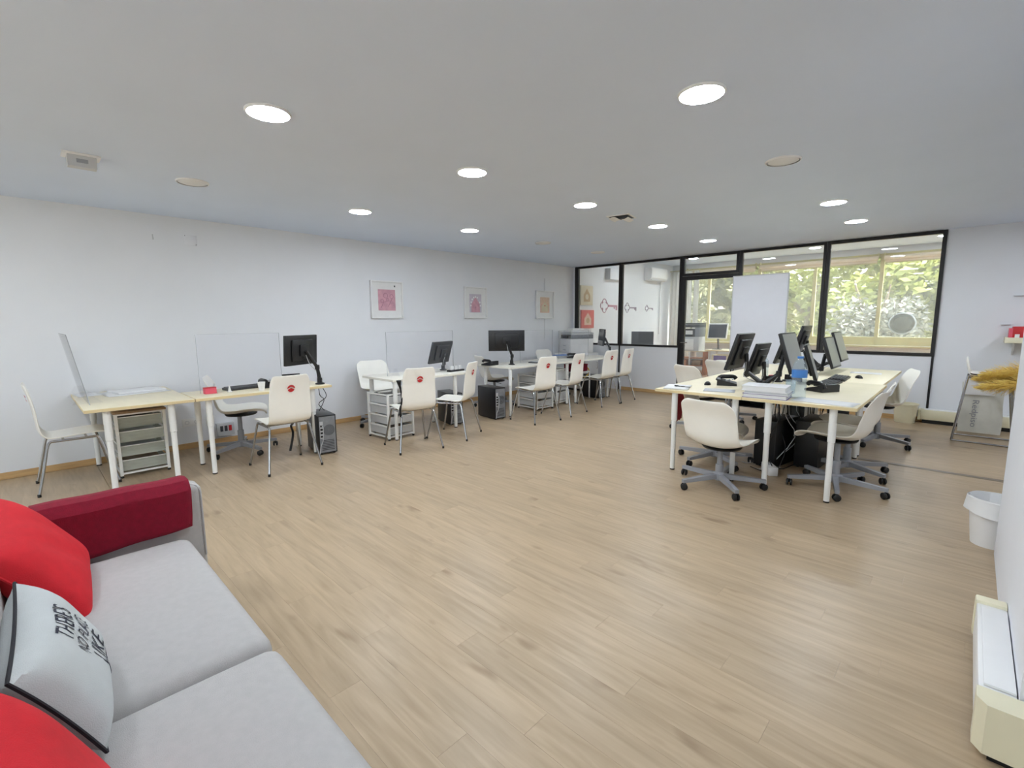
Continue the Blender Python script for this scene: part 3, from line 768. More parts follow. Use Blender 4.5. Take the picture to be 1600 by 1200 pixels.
phone('black telephone on the near right central desk beside the water bottle', -.93, 5.0, ZC, math.radians(60))
phone('black telephone on the near left central desk before the first monitor', -1.72, 4.88, ZC, math.radians(-70))
phone('black telephone on the desk with the screen seen from behind', -5.35, 5.05, ZT, math.radians(95))
def keyboard(label, x, y, z, rz, m=MBLKP):
    t = thing('keyboard', label, 'keyboard', (x, y, z), rz, 'black keyboards')
    obj('base', MB().prism([(-.075, 0), (.075, 0), (.075, .024), (-.075, .014)], 'x', -.22, .22), m, t)
    k = MB()
    for i in range(5):
        for j in range(14): k.box(-.208+.0295*j, -.183+.0295*j, -.062+.026*i, -.041+.026*i, .0155+.0018*i, .024+.0018*i)
    obj('keys', k, MDGREY, t, False)['kind'] = 'stuff'
    return t
keyboard('black keyboard on the second desk between card holder and cup', -5.42, 1.62, ZT, math.radians(98))
keyboard('black keyboard on the far right central desk', -.98, 6.1, ZC, math.radians(92))
keyboard('black keyboard before the low central monitor', -.98, 5.55, ZC, math.radians(88))
def mouse(label, x, y, z, rz):
    o = obj('computer_mouse', MB().grid(lambda u, v: Vector((.03*math.cos(v*PI)*math.sin(u*PI)**.6, .052*math.cos(u*PI), .001+.034*math.sin(v*PI)*math.sin(u*PI)**.7)), 10, 8), MFOOT)
    o.location = (x, y, z); o.rotation_euler = (0, 0, rz); tag(o, label, 'mouse', 'black computer mice'); return o
mouse('black mouse on the far right central desk', -.84, 6.33, ZC, .5)
mouse('black mouse on the near left central desk', -1.86, 4.75, ZC, .2)
def sheet(name, label, cat, x, y, z, wd, dp, rz, m=MPAPER, th=.003, group=None):
    o = obj(name, MB().grid(lambda u, v: Vector((wd*(u-.5), dp*(v-.5), th/2+.0008+.0015*math.sin(u*5)*math.sin(v*3+1)**2)), 6, 6), m)
    thicken(o, th*.8); o.location = (x, y, z+.0008); o.rotation_euler = (0, 0, rz); return tag(o, label, cat, group)
sheet('paper_sheet', 'white paper sheet lying under a folder on the far left desk', 'paper', -5.98, .75, ZT, .42, .5, .15)
o = obj('folder', B(-.15, .15, -.2, .2, 0, .015, bev=.003), MPAPER); o.location = (-6.02, .78, ZT+.005); o.rotation_euler = (0, 0, .2); tag(o, 'white folder on top of the paper on the far left desk', 'folder')
sheet('paper_sheet', 'white papers at the near left corner of the far left desk', 'paper', -6.1, .42, ZT, .3, .2, .1)
sheet('paper_sheet', 'paper sheet at the near edge of the near right central desk', 'paper', -.78, 4.33, ZC, .42, .22, -.1)
sheet('paper_sheet', 'paper sheet in the middle of the far right central desk', 'paper', -.86, 6.95, ZC, .3, .2, .1)
sheet('paper_sheet', 'stack of white papers at the left corner of the central desks', 'paper', -1.99, 4.36, ZC, .22, .3, .3, th=.012)
k_ = obj('key_bunch', MB().tube([(.02*math.cos(q*PI/6), .02*math.sin(q*PI/6), .004) for q in range(13)], .0025, 5).box(.02, .07, -.008, .004, .001, .006).box(-.05, -.02, .0, .02, .001, .006).box(-.08, -.05, -.012, .014, .001, .012, bev=.003), MFOOT)
k_.location = (-1.93, 4.34, ZC+.0145); tag(k_, 'bunch of dark keys on the papers at the left corner of the central desks', 'keys')
sheet('paper_sheet', 'pale printed sheets beside the folder stack on the central desks', 'paper', -1.62, 4.42, ZC, .26, .2, .3, MPALEGREY)
# folder stack under the bottle's left
for i, (h0, h1, m_, lb, dx) in enumerate(((0, .035, MPURP, 'purple folder at the bottom of the stack on the near central desk', 0), (.035, .06, MPAPER, 'white ring binder in the middle of the folder stack', .01), (.06, .10, MPAPER, 'thick white paper pile on top of the folder stack', -.01))):
    t = thing('folder', lb, 'folder', (-1.19+dx, 4.32, ZC+h0), math.radians(5), 'stack of folders on the central desk')
    obj('cover', B(-.165, .165, -.125, .125, 0, .004), m_, t, False); obj('cover', B(-.165, .165, -.125, .125, h1-h0-.004, h1-h0-.0005), m_ if i < 2 else MPAPER, t, False)
    obj('pages', B(-.158, .16, -.12, .12, .004, h1-h0-.004), MPAPER if i != 1 else MPALEGREY, t, False)
def bottle(label, x, y, z, h, r, liquid=True, capm=MBLUE, labm=MBLUE):
    t = thing('water_bottle', label, 'bottle', (x, y, z), 0, 'plastic water bottles')
    pr = [(r*.8, 0), (r*.97, h*.02)]
    for k in range(7): pr += [(r, h*(.06+.06*k)), (r*.94, h*(.09+.06*k))]
    pr += [(r, h*.5), (r, h*.7), (r*.93, h*.78), (r*.7, h*.87), (r*.36, h*.93), (r*.33, h*.955)]
    obj('body', MB().lathe(pr, seg=24), MPET, t)
    obj('label', MB().lathe([(r*1.008, h*.5), (r*1.008, h*.68)], seg=24, capb=False, capt=False), MPALEGREY if labm is None else labm, t)
    obj('cap', MB().lathe([(r*.40, h*.95), (r*.42, h*.955), (r*.42, h), (r*.3, h*1.002)], seg=16), capm, t)
    return t
bt = bottle('large clear plastic water bottle with blue label and cap', -.985, 4.42, ZC, .345, .056)
bottle('small clear plastic bottle standing behind the central monitors', -1.62, 5.75, ZC, .23, .033, labm=MPALEGREY, capm=MWHT)
gl = thing('tumbler', 'clear plastic tumbler beside the water bottle', 'cup', (-1.10, 4.66, ZC)); obj('body', MB().lathe([(.034, 0), (.042, .12), (.040, .12), (.032, .006)], seg=18, capt=True), MPET, gl)
pk = thing('pen_pot', 'small pink pot behind the central monitors', 'pot', (-1.48, 5.5, ZC)); obj('body', MB().lathe([(.03, 0), (.034, .06), (.030, .06), (.028, .008)], seg=16), MPINKP, pk)
cp = thing('cup', 'small white cup on the second desk next to the keyboard', 'cup', (-5.13, 1.66, ZT)); obj('body', MB().lathe([(.026, 0), (.036, .085), (.033, .085), (.024, .006)], seg=18), MWHT, cp)
rc = thing('card_holder', 'small red card box on the near edge of the second desk', 'box', (-5.28, 1.24, ZT), math.radians(95)); obj('body', B(-.05, .05, -.03, .03, 0, .055, bev=.003), MPINKP, rc); obj('lid', B(-.051, .051, -.031, .031, .055, .062, bev=.002), MRED, rc)
st = thing('card_stand', 'small white stand beside the red card box', 'stand', (-5.24, 1.40, ZT)); obj('foot', B(-.02, .02, -.018, .018, 0, .012, bev=.002), MWHT, st); obj('tip', MB().lathe([(.014, .012), (.004, .065)], seg=10), MWHT, st)
o = thing('router', 'flat black device lying on the second desk behind the chair', 'device', (-5.3, 2.03, ZT+.0), math.radians(80)); obj('body', B(-.1, .1, -.06, .06, 0, .03, bev=.006), MBLKP, o); obj('antenna', B(-.09, .09, .03, .05, .03, .12, bev=.003), MBLKP, o)
o = thing('card_rack', 'row of three white cards in a black holder behind the tilted monitor', 'holder', (-5.05, 4.12, ZT), math.radians(95)); obj('tray', B(-.13, .13, -.04, .04, 0, .025, bev=.003), MBLKP, o)
for k in range(3): obj('card', B(-.1+.075*k, -.045+.075*k, -.006, .002, .02, .075), MPAPER, o, False)
o = thing('calculator', 'grey calculator on the desk with the screen seen from behind', 'calculator', (-5.05, 5.75, ZT), math.radians(100)); obj('body', B(-.05, .05, -.08, .08, 0, .02, bev=.003), MDGREY, o)
obj('keys', MB().box(-.04, .04, -.07, .02, .02, .024), MPALEGREY, o, False); obj('display', B(-.04, .04, .035, .07, .02, .0225), MGREYM, o, False)
# cables under the central desks
random.seed(3); b = MB()
for k in range(26):
    x, y = -1.36+random.uniform(-.12, .2), random.uniform(4.75, 6.9)
    b.tube(catmull([(x, y, .74), (x+random.uniform(-.06, .06), y+random.uniform(-.1, .1), .5), (x+random.uniform(-.12, .12), y+random.uniform(-.12, .12), .22), (x+random.uniform(-.2, .1), y+random.uniform(-.25, .2), .02), (x+random.uniform(-.3, .3), y+random.uniform(-.3, .3), .012)], 12), .0045, 5)
o = obj('cable_bundle', b, MFOOT, kind='stuff'); tag(o, 'tangle of black cables hanging under the central desks', 'cables')
b = MB()
for k in range(7):
    x, y = -1.3+random.uniform(-.1, .15), random.uniform(4.7, 5.4)
    b.tube(catmull([(x, y, .74), (x+random.uniform(-.06, .06), y, .5), (x+.1, y+.05, .3), (x+random.uniform(-.2, .1), y-.15, .02), (x+random.uniform(-.2, .2), y-.2, .01)], 12), .004, 5)
o = obj('cable_bundle', b, MPALEGREY, kind='stuff'); tag(o, 'pale grey cables hanging among the black ones under the central desks', 'cables')
t = thing('cable_tray', 'black cable tray hanging under the central desks', 'tray', (-1.35, 5.6, ZC-.03)); obj('trough', MB().box(-.12, .12, -1.2, 1.2, -.09, -.085).box(-.12, -.115, -1.2, 1.2, -.09, -.0).box(.115, .12, -1.2, 1.2, -.09, 0), MBLKP, t, False)
for yy in (-.9, -.3, .3, .9): obj('socket_block', B(-.05, .05, yy-.12, yy+.12, -.084, -.04, bev=.004), MBLKP, t)
t = thing('power_strip', 'white power block on the floor under the central desks', 'power strip', (-1.24, 4.72, 0), .6); obj('body', B(-.04, .04, -.1, .1, 0, .08, bev=.006), MWHT, t); obj('outlet', MB().lathe([(.02, .08), (.02, .083)], (0, 0, 0), 12).lathe([(.02, .08), (.02, .083)], (0, .05, 0), 12), MPALEGREY, t)
b = MB()
b.tube(catmull([(-5.15, 2.29, .71), (-5.12, 2.32, .6), (-5.17, 2.25, .52), (-5.1, 2.28, .45)], 10), .004, 6); b.tube(catmull([(-5.15, 2.25, .71), (-5.1, 2.24, .62), (-5.14, 2.3, .56), (-5.1, 2.22, .45)], 10), .004, 6)
tag(obj('monitor_cable', b, MFOOT), 'loose black cables hanging from the second desk to its computer', 'cable')
b = MB(); b.tube(catmull([(-5.28, 1.95, .02), (-5.3, 2.0, .2), (-5.26, 1.97, .3), (-5.31, 2.02, .36), (-5.3, 2.0, .71)], 14), .012, 6)
tag(obj('power_cable', b, MFOOT), 'thick black plug lead hanging under the second desk', 'cable')

# ------------------------------------------------------------------ acrylic screens
def screen(label, x, y0, y1, z0, z1, along='y'):
    t = thing('acrylic_screen', label, 'screen', (0, 0, 0), 0, 'clear acrylic desk screens')
    obj('sheet', B(x-.0025, x+.0025, y0, y1, z0+.004, z1), MACR, t, False)
    e = MB(); q = .0018
    e.box(x-.003, x+.003, y0-q, y0, z0+.004, z1); e.box(x-.003, x+.003, y1, y1+q, z0+.004, z1); e.box(x-.003, x+.003, y0, y1, z1, z1+q)
    obj('edge', e, MACRE, t, False)
    for yy in (y0+.12, y1-.12): obj('foot', MB().prism([(-.1, 0), (.1, 0), (.02, .09), (-.02, .09)], 'y', yy-.0025, yy+.0025), MACR, t, False, loc=(x, 0, z0))
    return t
screen('wide clear acrylic screen on the second desk', -5.32, 1.17, 1.93, ZT, 1.31)
screen('clear acrylic screen on the desk under the largest pink print', -5.2, 3.15, 4.2, ZT, 1.29)
screen('clear acrylic screen right of the monitor seen from behind', -5.2, 5.58, 6.4, ZT, 1.26)
screen('clear acrylic screen on the far corner desk', -5.22, 6.6, 7.5, ZT, 1.24)
t = thing('acrylic_screen', 'clear acrylic screen leaning outward, seen edge on, on the far left desk', 'screen', (-5.72, .36, ZT), 0, 'clear acrylic desk screens')
Rr = Matrix.Rotation(math.radians(9), 3, 'X')
def lean(m):
    for v in m.bm.verts: v.co = Rr @ v.co
    return m
obj('sheet', lean(B(-.45, .45, -.0025, .0025, .004, .60)), MACR, t, False)
obj('edge', lean(MB().box(.45, .4525, -.003, .003, .004, .60).box(-.45, .45, -.003, .003, .60, .602)), MACRE, t, False)
for xx in (-.3, .3): obj('foot', MB().prism([(-.1, 0), (.1, 0), (-.0, .10), (-.04, .10)], 'x', xx-.0025, xx+.0025), MACR, t, False)

# ------------------------------------------------------------------ drawer units
def drawer_unit(label, x, y, rz, n, wd, dp, ht, front, top=None, sides=MLEG):
    """front on local +X"""
    t = thing('drawer_unit', label, 'drawers', (x, y, 0), rz, 'drawer units under the desks')
    f = MB(); a = .012
    for sx in (-1, 1):
        for sy in (-1, 1): f.box(sx*dp/2-a, sx*dp/2+a, sy*wd/2-a, sy*wd/2+a, 0.02, ht)
    for sy in (-1, 1):
        for k in range(n+1):
            z = .04+(ht-.05)*k/n
            f.box(-dp/2, dp/2, sy*wd/2-.008, sy*wd/2+.008, z-.008, z+.008)
    for sx in (-1, 1): f.box(sx*dp/2-.008, sx*dp/2+.008, -wd/2, wd/2, ht-.016, ht); f.box(sx*dp/2-.008, sx*dp/2+.008, -wd/2, wd/2, .032, .048)
    obj('frame', f, sides, t, False)
    for sx in (-1, 1):
        for sy in (-1, 1): obj('foot', MB().lathe([(.014, 0), (.014, .02)], (sx*dp/2, sy*wd/2, 0), 8), MFOOT, t)
    hh = (ht-.06)/n
    for k in range(n):
        z0 = .05+hh*k
        d = obj('drawer', MB().box(-dp/2+.01, dp/2-.005, -wd/2+.016, wd/2-.016, z0+.012, z0+.018).box(dp/2-.012, dp/2-.004, -wd/2+.016, wd/2-.016, z0+.012, z0+hh-.025)
                .box(-dp/2+.01, -dp/2+.016, -wd/2+.016, wd/2-.016, z0+.012, z0+hh-.025).box(-dp/2+.01, dp/2-.01, -wd/2+.016, -wd/2+.021, z0+.012, z0+hh-.025).box(-dp/2+.01, dp/2-.01, wd/2-.021, wd/2-.016, z0+.012, z0+hh-.025), front, t, False)
        obj('rim', B(dp/2-.014, dp/2+.002, -wd/2+.014, wd/2-.014, z0+hh-.03, z0+hh-.022, bev=.002), sides, d)
        obj('contents', B(-dp/2+.04, dp/2-.03, -wd/2+.04, wd/2-.04, z0+.0185, z0+hh*.55), [MWOOD, MPALEGREY, MPAPER, MDGREY][k % 4], d, False)
    if top: obj('top', B(-dp/2-.02, dp/2+.02, -wd/2-.02, wd/2+.02, ht, ht+.02, bev=.003), top, t)
    return t
drawer_unit('frosted plastic drawer tower with brown wooden top under the far left desk', -5.75, .72, 0, 4, .36, .40, .60, MDRAW, MWOOD)
drawer_unit('white wire mesh drawer unit under the desk below the largest pink print', -5.14, 3.14, math.radians(4), 4, .36, .40, .56, MMESH)
drawer_unit('white wire mesh drawer unit behind the chair right of the big black computer', -5.05, 5.78, math.radians(-4), 4, .36, .42, .56, MMESH)
drawer_unit('white wire mesh drawer unit between the two far desks', -5.15, 6.33, math.radians(6), 3, .34, .40, .60, MMESH)
# storage under the far corner desk
t = thing('storage_box', 'dark red storage box on the shelf under the far corner desk', 'box', (-5.15, 7.02, .50)); obj('body', B(-.14, .14, -.17, .17, 0, .11, bev=.006), MWINE, t); obj('lid', B(-.145, .145, -.175, .175, .11, .13, bev=.004), MWINE, t)
t = thing('cloth_bag', 'grey patterned bag with a yellow strap under the far corner desk', 'bag', (-5.15, 7.03, .355)); obj('body', MB().grid(lambda u, v: Vector((.13*math.sin(u*PI)**.5*math.cos(2*PI*v), .15*math.sin(u*PI)**.5*math.sin(2*PI*v), .07-.068*math.cos(u*PI))), 10, 16), MGREYM, t)
obj('strap', MB().tube(catmull([(.1, .12, .02), (.14, .2, .1), (.12, .21, .18), (.08, .17, .21)], 10), .012, 6), MYEL, t)
t = thing('shelf_stand', 'white shelf stand carrying the red box under the far corner desk', 'shelf', (-5.15, 7.0, 0))
obj('shelf', B(-.18, .18, -.22, .22, .335, .352, bev=.002), MWHT, t); obj('shelf', B(-.18, .18, -.22, .22, .482, .497, bev=.002), MWHT, t)
for sx in (-1, 1):
    for sy in (-1, 1): obj('leg', B(sx*.17-.01, sx*.17+.01, sy*.21-.01, sy*.21+.01, 0, .482), MWHT, t, False)

# ------------------------------------------------------------------ office printer in the corner
t = thing('side_cabinet', 'low white cabinet carrying the office printer in the corner', 'cabinet', (-5.95, 8.12, 0))
obj('body', B(-.33, .33, -.32, .32, .04, .745, bev=.003), MWHT, t); obj('plinth', B(-.30, .30, -.29, .29, 0, .04), MDGREY, t, False)
d_ = obj('door', B(.33, .345, -.31, .31, .06, .73, bev=.002), MWHT, t); obj('handle', MB().tube([(.345, .25, .42), (.365, .25, .42), (.365, .25, .54), (.345, .25, .54)], .005, 6), MCHR, d_)
t = thing('office_printer', 'white multifunction printer with grey scanner lid in the far corner', 'printer', (-5.95, 8.12, .745), math.radians(-28))
obj('body', B(-.26, .26, -.26, .26, 0, .30, bev=.01), MWHT, t)
for k in range(2):
    d_ = obj('paper_drawer', B(-.24, .24, -.275, -.26, .02+.085*k, .098+.085*k, bev=.003), MWHT, t); obj('grip', B(-.06, .06, -.279, -.274, .06+.085*k, .078+.085*k), MPALEGREY, d_)
obj('output_slot', B(-.20, .1, -.265, -.2, .305, .375), MSCRD, t, False)
obj('neck', MB().box(-.26, .26, .0, .26, .30, .38, bev=.006).box(.1, .26, -.24, 0, .30, .38, bev=.006), MGREYM, t)
obj('scanner', B(-.26, .26, -.24, .27, .38, .425, bev=.008), MPALEGREY, t)
obj('document_feeder', MB().box(-.22, .18, -.2, .26, .425, .47, bev=.012).box(-.1, .12, -.15, .12, .47, .51, bev=.008), MWHT, t)
cpn = obj('control_panel', B(.08, .25, -.34, -.25, .36, .385, bev=.004), MDGREY, t); obj('buttons', MB().box(.1, .15, -.32, -.28, .385, .389).box(.17, .19, -.32, -.30, .385, .389), MPALEGREY, cpn, False)
t = thing('blue_papers', 'pile of bluish papers on the wall side of the far corner desk', 'paper', (-5.45, 7.0, ZT)); obj('sheets', MB().box(-.12, .12, -.18, .18, 0, .02).box(-.1, .13, -.16, .19, .02, .04), MPALEGREY, t, False); obj('cover', B(-.11, .12, -.17, .18, .04, .045), MBLUE, t, False)

# ------------------------------------------------------------------ whiteboard and far room things
t = thing('whiteboard', 'tall blank whiteboard panel standing against the glass by the door', 'whiteboard', (-2.52, YB-.16, 0))
obj('panel', B(-.41, .41, -.012, .012, .62, 2.12), MBOARD, t, False)
f = MB()
for (p, q, r_, s_) in ((-.42, -.405, .61, 2.13), (.405, .42, .61, 2.13), (-.405, .405, .61, .625), (-.405, .405, 2.115, 2.13)): f.box(p, q, -.015, .015, r_, s_)
obj('frame', f, MPALEGREY, t, False)
for sx in (-1, 1): obj('leg', MB().tube([(sx*.36, .03, 1.4), (sx*.36, .02, .62), (sx*.40, -.12, .012)], .011, 8), MGRY, t)
obj('brace', MB().tube([(-.36, .022, .75), (.36, .022, .75)], .009, 8).tube([(0, .03, 1.4), (0, .10, .012)], .011, 8), MGRY, t)

def canvas(label, y0, y1, z0, z1, m, ink, inner):
    t = thing('canvas', label, 'picture', (XL, (y0+y1)/2, (z0+z1)/2), group='house canvases on the far room wall')
    a, b = (y1-y0)/2, (z1-z0)/2
    obj('panel', B(.002, .035, -a, a, -b, b, bev=.003), m, t)
    obj('house', MB().prism([(-a*.55, -b*.65), (a*.55, -b*.65), (a*.55, b*.05), (0, b*.7), (-a*.55, b*.05)], 'x', .035, .0362), ink, t, False)
    obj('heart', MB().lathe([(a*.26, .0363), (a*.26, .0372)], (0, 0, -b*.15), 14, ax='x'), inner, t, False)
canvas('beige canvas with a house drawing on the far room wall, upper of two', 8.77, 9.23, 1.76, 2.19, MBEIGE, MTAN, MBEIGE)
canvas('coral red canvas with a house drawing on the far room wall, lower of two', 8.80, 9.29, 1.24, 1.65, MCORAL, MPEACH, MTAN)
def key_decal(label, y0, y1, zc, hg, m):
    L = y1-y0; t = thing('key_decal', label, 'wall decal', (XL, y0, zc), group='key decals on the far room wall')
    b = MB(); r_ = hg*.25
    for (dy, dz) in ((0, r_*.9), (0, -r_*.9), (-r_*.9, 0), (r_*.9, 0)):
        pts = []
        a0 = math.atan2(dz, dy)
        for k in range(13):
            a = a0-PI*.62+PI*1.24*k/12; pts.append((.004, hg*.5+dy+r_*math.cos(a), dz+r_*math.sin(a)))
        b.tube(pts, .009, 4)
    obj('bow', b, m, t)
    obj('shaft', MB().box(.001, .006, hg*.95, L, -hg*.07, hg*.07).box(.001, .006, L-hg*.2, L, -hg*.3, 0).box(.001, .006, L-hg*.45, L-hg*.3, -hg*.2, 0), m, t, False)
MKP = mat('rose_decal', (196, 140, 156), .6, noise=.1); MKG = mat('mauve_decal', (150, 136, 152), .6, noise=.1)
key_decal('largest rose key decal on the far room wall', 9.59, 10.33, 1.76, .34, MKP)
key_decal('middle sized mauve key decal on the far room wall', 10.68, 11.27, 1.73, .25, MKG)
key_decal('smallest grey key decal on the far room wall', 11.73, 12.17, 1.73, .17, MKG)
t = thing('air_conditioner', 'white wall air conditioner in the far room above the keys', 'air conditioner', (XL, 12.1, 2.62))
obj('body', MB().prism([(.001, -.16), (.14, -.16), (.2, -.10), (.215, .1), (.19, .16), (.001, .16)], 'y', -.45, .45), MWHT, t)
obj('louvre', B(.10, .185, -.40, .40, -.155, -.135), MPALEGREY, t, False); obj('grille', B(.195, .212, -.42, .42, .06, .07), MPALEGREY, t, False)
obj('pipe', MB().tube([(.04, .40, -.16), (.04, .40, -1.6)], .02, 8), MWHT, t)
t = thing('ceiling_duct', 'white duct stub high on the far room wall above the big key', 'duct', (XL, 10.1, 2.5)); obj('body', B(.001, .12, -.3, .3, -.12, .12, bev=.004), MW, t); obj('cap', B(.001, .13, -.31, -.29, -.13, .13), MPALEGREY, t)
t = thing('wall_screen', 'dark grey flat screen low on the far room wall', 'screen', (-5.95, 10.9, 0)); obj('panel', B(-.3, .3, -.02, .02, .72, 1.13, bev=.006), MDGREY, t); obj('stand', B(-.02, .02, -.01, .03, .45, .8), MBLKP, t); obj('base', B(-.15, .15, -.1, .1, .44, .455), MBLKP, t)
table('white desk in the far room under the grey screen', -6.3, -5.35, 10.5, 11.6, .44, [(-6.2, 10.6), (-5.45, 10.6), (-6.2, 11.5), (-5.45, 11.5)], MTOPW, group='far room desks')
t = thing('curtain', 'ivory curtain hanging beside the far room window', 'curtain', (-5.98, Y2-.22, 0))
o = obj('cloth', MB().grid(lambda u, v: Vector((-.32+.62*u, .035*math.sin(u*34)+.01*math.sin(u*11), .05+2.7*v)), 60, 6), MCURT, t); thicken(o, .004)
obj('rod', MB().tube([(-.35, 0, 2.77), (.5, 0, 2.77)], .012, 8), MALU, t)
o = obj('cloth', MB().grid(lambda u, v: Vector((.36+.14*u, .03*math.sin(u*16), .05+2.7*v)), 20, 6), MCURT, t); thicken(o, .004)
t = thing('shelf_unit', 'low wooden shelf unit under the far room copier', 'shelf', (-5.2, 12.2, 0))
for x in (-.36, 0, .36): obj('side_panel', B(x-.012, x+.012, -.2, .2, 0, .60), MORG if x else MWHT, t, False)
for z in (.04, .23, .42, .60): obj('shelf', B(-.372, .372, -.2, .2, z, z+.018), MORG if z < .6 else MTOP, t, False)
for k, (x, m_) in enumerate(((-.2, MORG), (.17, MWOOD))): obj('basket', B(x-.12, x+.12, -.18, .15, .25, .38, bev=.006), m_, t)
t = thing('copier', 'grey and white copier on the wooden shelf unit seen through the door', 'printer', (-5.2, 12.2, .618))
obj('body', B(-.23, .23, -.2, .2, 0, .36, bev=.008), MPALEGREY, t); obj('paper_tray', B(-.22, .1, -.215, -.2, .03, .3, bev=.004), MWHT, t)
obj('output_bay', B(-.21, .12, -.19, .1, .36, .56), MFOOT, t, False); obj('side_column', B(.12, .23, -.2, .2, .36, .6, bev=.006), MGREYM, t)
obj('scanner', B(-.24, .24, -.22, .2, .6, .68, bev=.01), MDGREY, t); obj('sheet', B(-.12, .06, -.205, -.192, .42, .52), MPAPER, t, False)
obj('lid', B(-.24, .24, -.22, .2, .685, .71, bev=.006), MBLKP, t)
table('pale desk in the far room carrying the white framed monitor', -4.8, -3.6, 12.0, 12.65, .66, [(-4.72, 12.08), (-3.68, 12.08), (-4.72, 12.57), (-3.68, 12.57)], group='far room desks')
t = thing('white_monitor', 'white framed monitor on a black foot in the far room', 'monitor', (-4.62, 12.3, .66))
obj('housing', B(-.24, .24, -.02, .02, .27, .66, bev=.006, rot=Matrix.Rotation(math.radians(-12), 3, 'X')), MWHT, t)
obj('screen', B(-.215, .215, -.023, -.020, .295, .635, rot=Matrix.Rotation(math.radians(-12), 3, 'X')), MDGREY, t, False)
obj('stand', MB().tube([(0, .03, .35), (.03, 0, .02)], .025, 8), MBLKP, t); obj('base', B(-.1, .1, -.08, .08, 0, .02, bev=.004), MBLKP, t)
t = thing('storage_crate', 'white crate of dark papers beside the far room shelf', 'crate', (-4.35, 11.95, 0)); obj('body', MB().box(-.2, .2, -.16, .16, .3, .315).box(-.2, .2, -.16, -.15, .3, .56).box(-.2, -.19, -.16, .16, .3, .56).box(.19, .2, -.16, .16, .3, .56).box(-.2, .2, .15, .16, .3, .56), MTOP, t, False)
obj('papers', B(-.15, .15, -.168, -.161, .36, .54), MPURP, t, False)
for sx in (-1, 1):
    for sy in (-1, 1): obj('leg', MB().tube([(sx*.18, sy*.13, 0), (sx*.18, sy*.13, .3)], .009, 6), MGRY, t)

# ------------------------------------------------------------------ right side
t = thing('wall_heater', 'long cream low heater against the pillar at the right edge', 'heater', (.215, 2.45, 0))
obj('body', MB().box(-.095, -.002, -.34, .37, .035, .185, bev=.006), MWHT, t)
obj('top_panel', B(-.082, -.004, -.30, .30, .186, .196, bev=.002), MWHT, t)
obj('end_cap', MB().prism([(-.10, -.335), (-.10, -.40), (-.075, -.435), (.2, -.435), (.2, -.335)], 'z', .03, .2), MCREAM, t)
obj('end_cap', B(-.10, -.001, .34, .40, .03, .2, bev=.008), MCREAM, t)
obj('plinth', B(-.075, -.003, -.33, .36, 0, .035), MFOOT, t, False)
obj('plinth', B(-.06, .18, -.41, -.335, 0, .03), MFOOT, t, False)
t = thing('wall_heater', 'cream low heater along the back wall behind the bar stools', 'heater', (.1, YB-.015, 0))
obj('body', B(-.50, .60, -.12, -.001, .05, .185, bev=.006), MCREAM, t); obj('top_panel', B(-.47, .58, -.11, -.01, .185, .192), MWHT, t, False)
obj('end_cap', B(-.53, -.50, -.128, -.001, .045, .19, bev=.006), MCREAM, t); obj('plinth', B(-.48, .58, -.1, -.002, 0, .05), MFOOT, t, False)
def bin_(label, x, y, h, r0, r1, m, bag):
    t = thing('waste_bin', label, 'bin', (x, y, 0))
    obj('bucket', MB().lathe([(r0, 0), (r1, h), (r1+.008, h), (r1+.008, h-.012), (r1+.001, h-.014)], seg=28, capt=False, capb=True).lathe([(r0-.003, .004), (r1-.004, h)], seg=28, capb=True, capt=False), m, t)
    if bag:
        obj('bag_rim', MB().grid(lambda u, v: Vector(((r1+.004+.012*u+.003*math.sin(v*40)) * math.cos(2*PI*v), (r1+.004+.012*u+.003*math.sin(v*40))*math.sin(2*PI*v), h+.006-(h*.34)*u*(1+.15*math.sin(v*9)))), 5, 48), MWHT, t)
        obj('bag_inside', MB().grid(lambda u, v: Vector(((r1-.006-.02*u+.003*math.sin(v*31))*math.cos(2*PI*v), (r1-.006-.02*u+.003*math.sin(v*31))*math.sin(2*PI*v), h+.006-h*.7*u)), 4, 40), MPAPER, t)
    return t
bin_('white plastic waste bin with a bag folded over its rim by the pillar', .20, 4.12, .30, .092, .122, MWHT, True)
bin_('cream plastic waste bin under the glass by the back heater', -.56, 8.36, .26, .11, .135, MCREAM, False)
# shelf on the back wall with a red box
t = thing('wall_shelf', 'short cream shelf on the back wall holding a red box', 'shelf', (.60, YB, 1.11)); obj('board', B(-.3, .5, -.30, -.001, 0, .065, bev=.003), MCREAM, t)
obj('bracket', MB().prism([(-.28, 0), (-.001, 0), (-.001, -.16)], 'x', -.22, -.205), MWHT, t)
t = thing('red_box', 'red box with a magenta end lying on the wall shelf', 'box', (.62, YB-.15, 1.176)); obj('body', B(-.26, .26, -.1, .1, 0, .13, bev=.004), MRED, t); obj('end', B(-.29, -.26, -.1, .1, 0, .11), MPINKP, t); obj('tag', B(-.24, -.2, -.106, -.1, 0.0, .04), MWHT, t)
for i, (x, z, lb) in enumerate(((.30, 1.33, 'small grey bracket just above the wall shelf, left one'), (.38, 1.68, 'small grey bracket high above the wall shelf'))):
    t = thing('wall_bracket', lb, 'bracket', (x, YB, z), group='loose shelf brackets'); obj('lip', B(-.045, .045, -.03, -.001, -.003, .003), MPALEGREY, t); obj('back', B(-.06, .06, -.004, -.001, -.03, .004), MW, t)
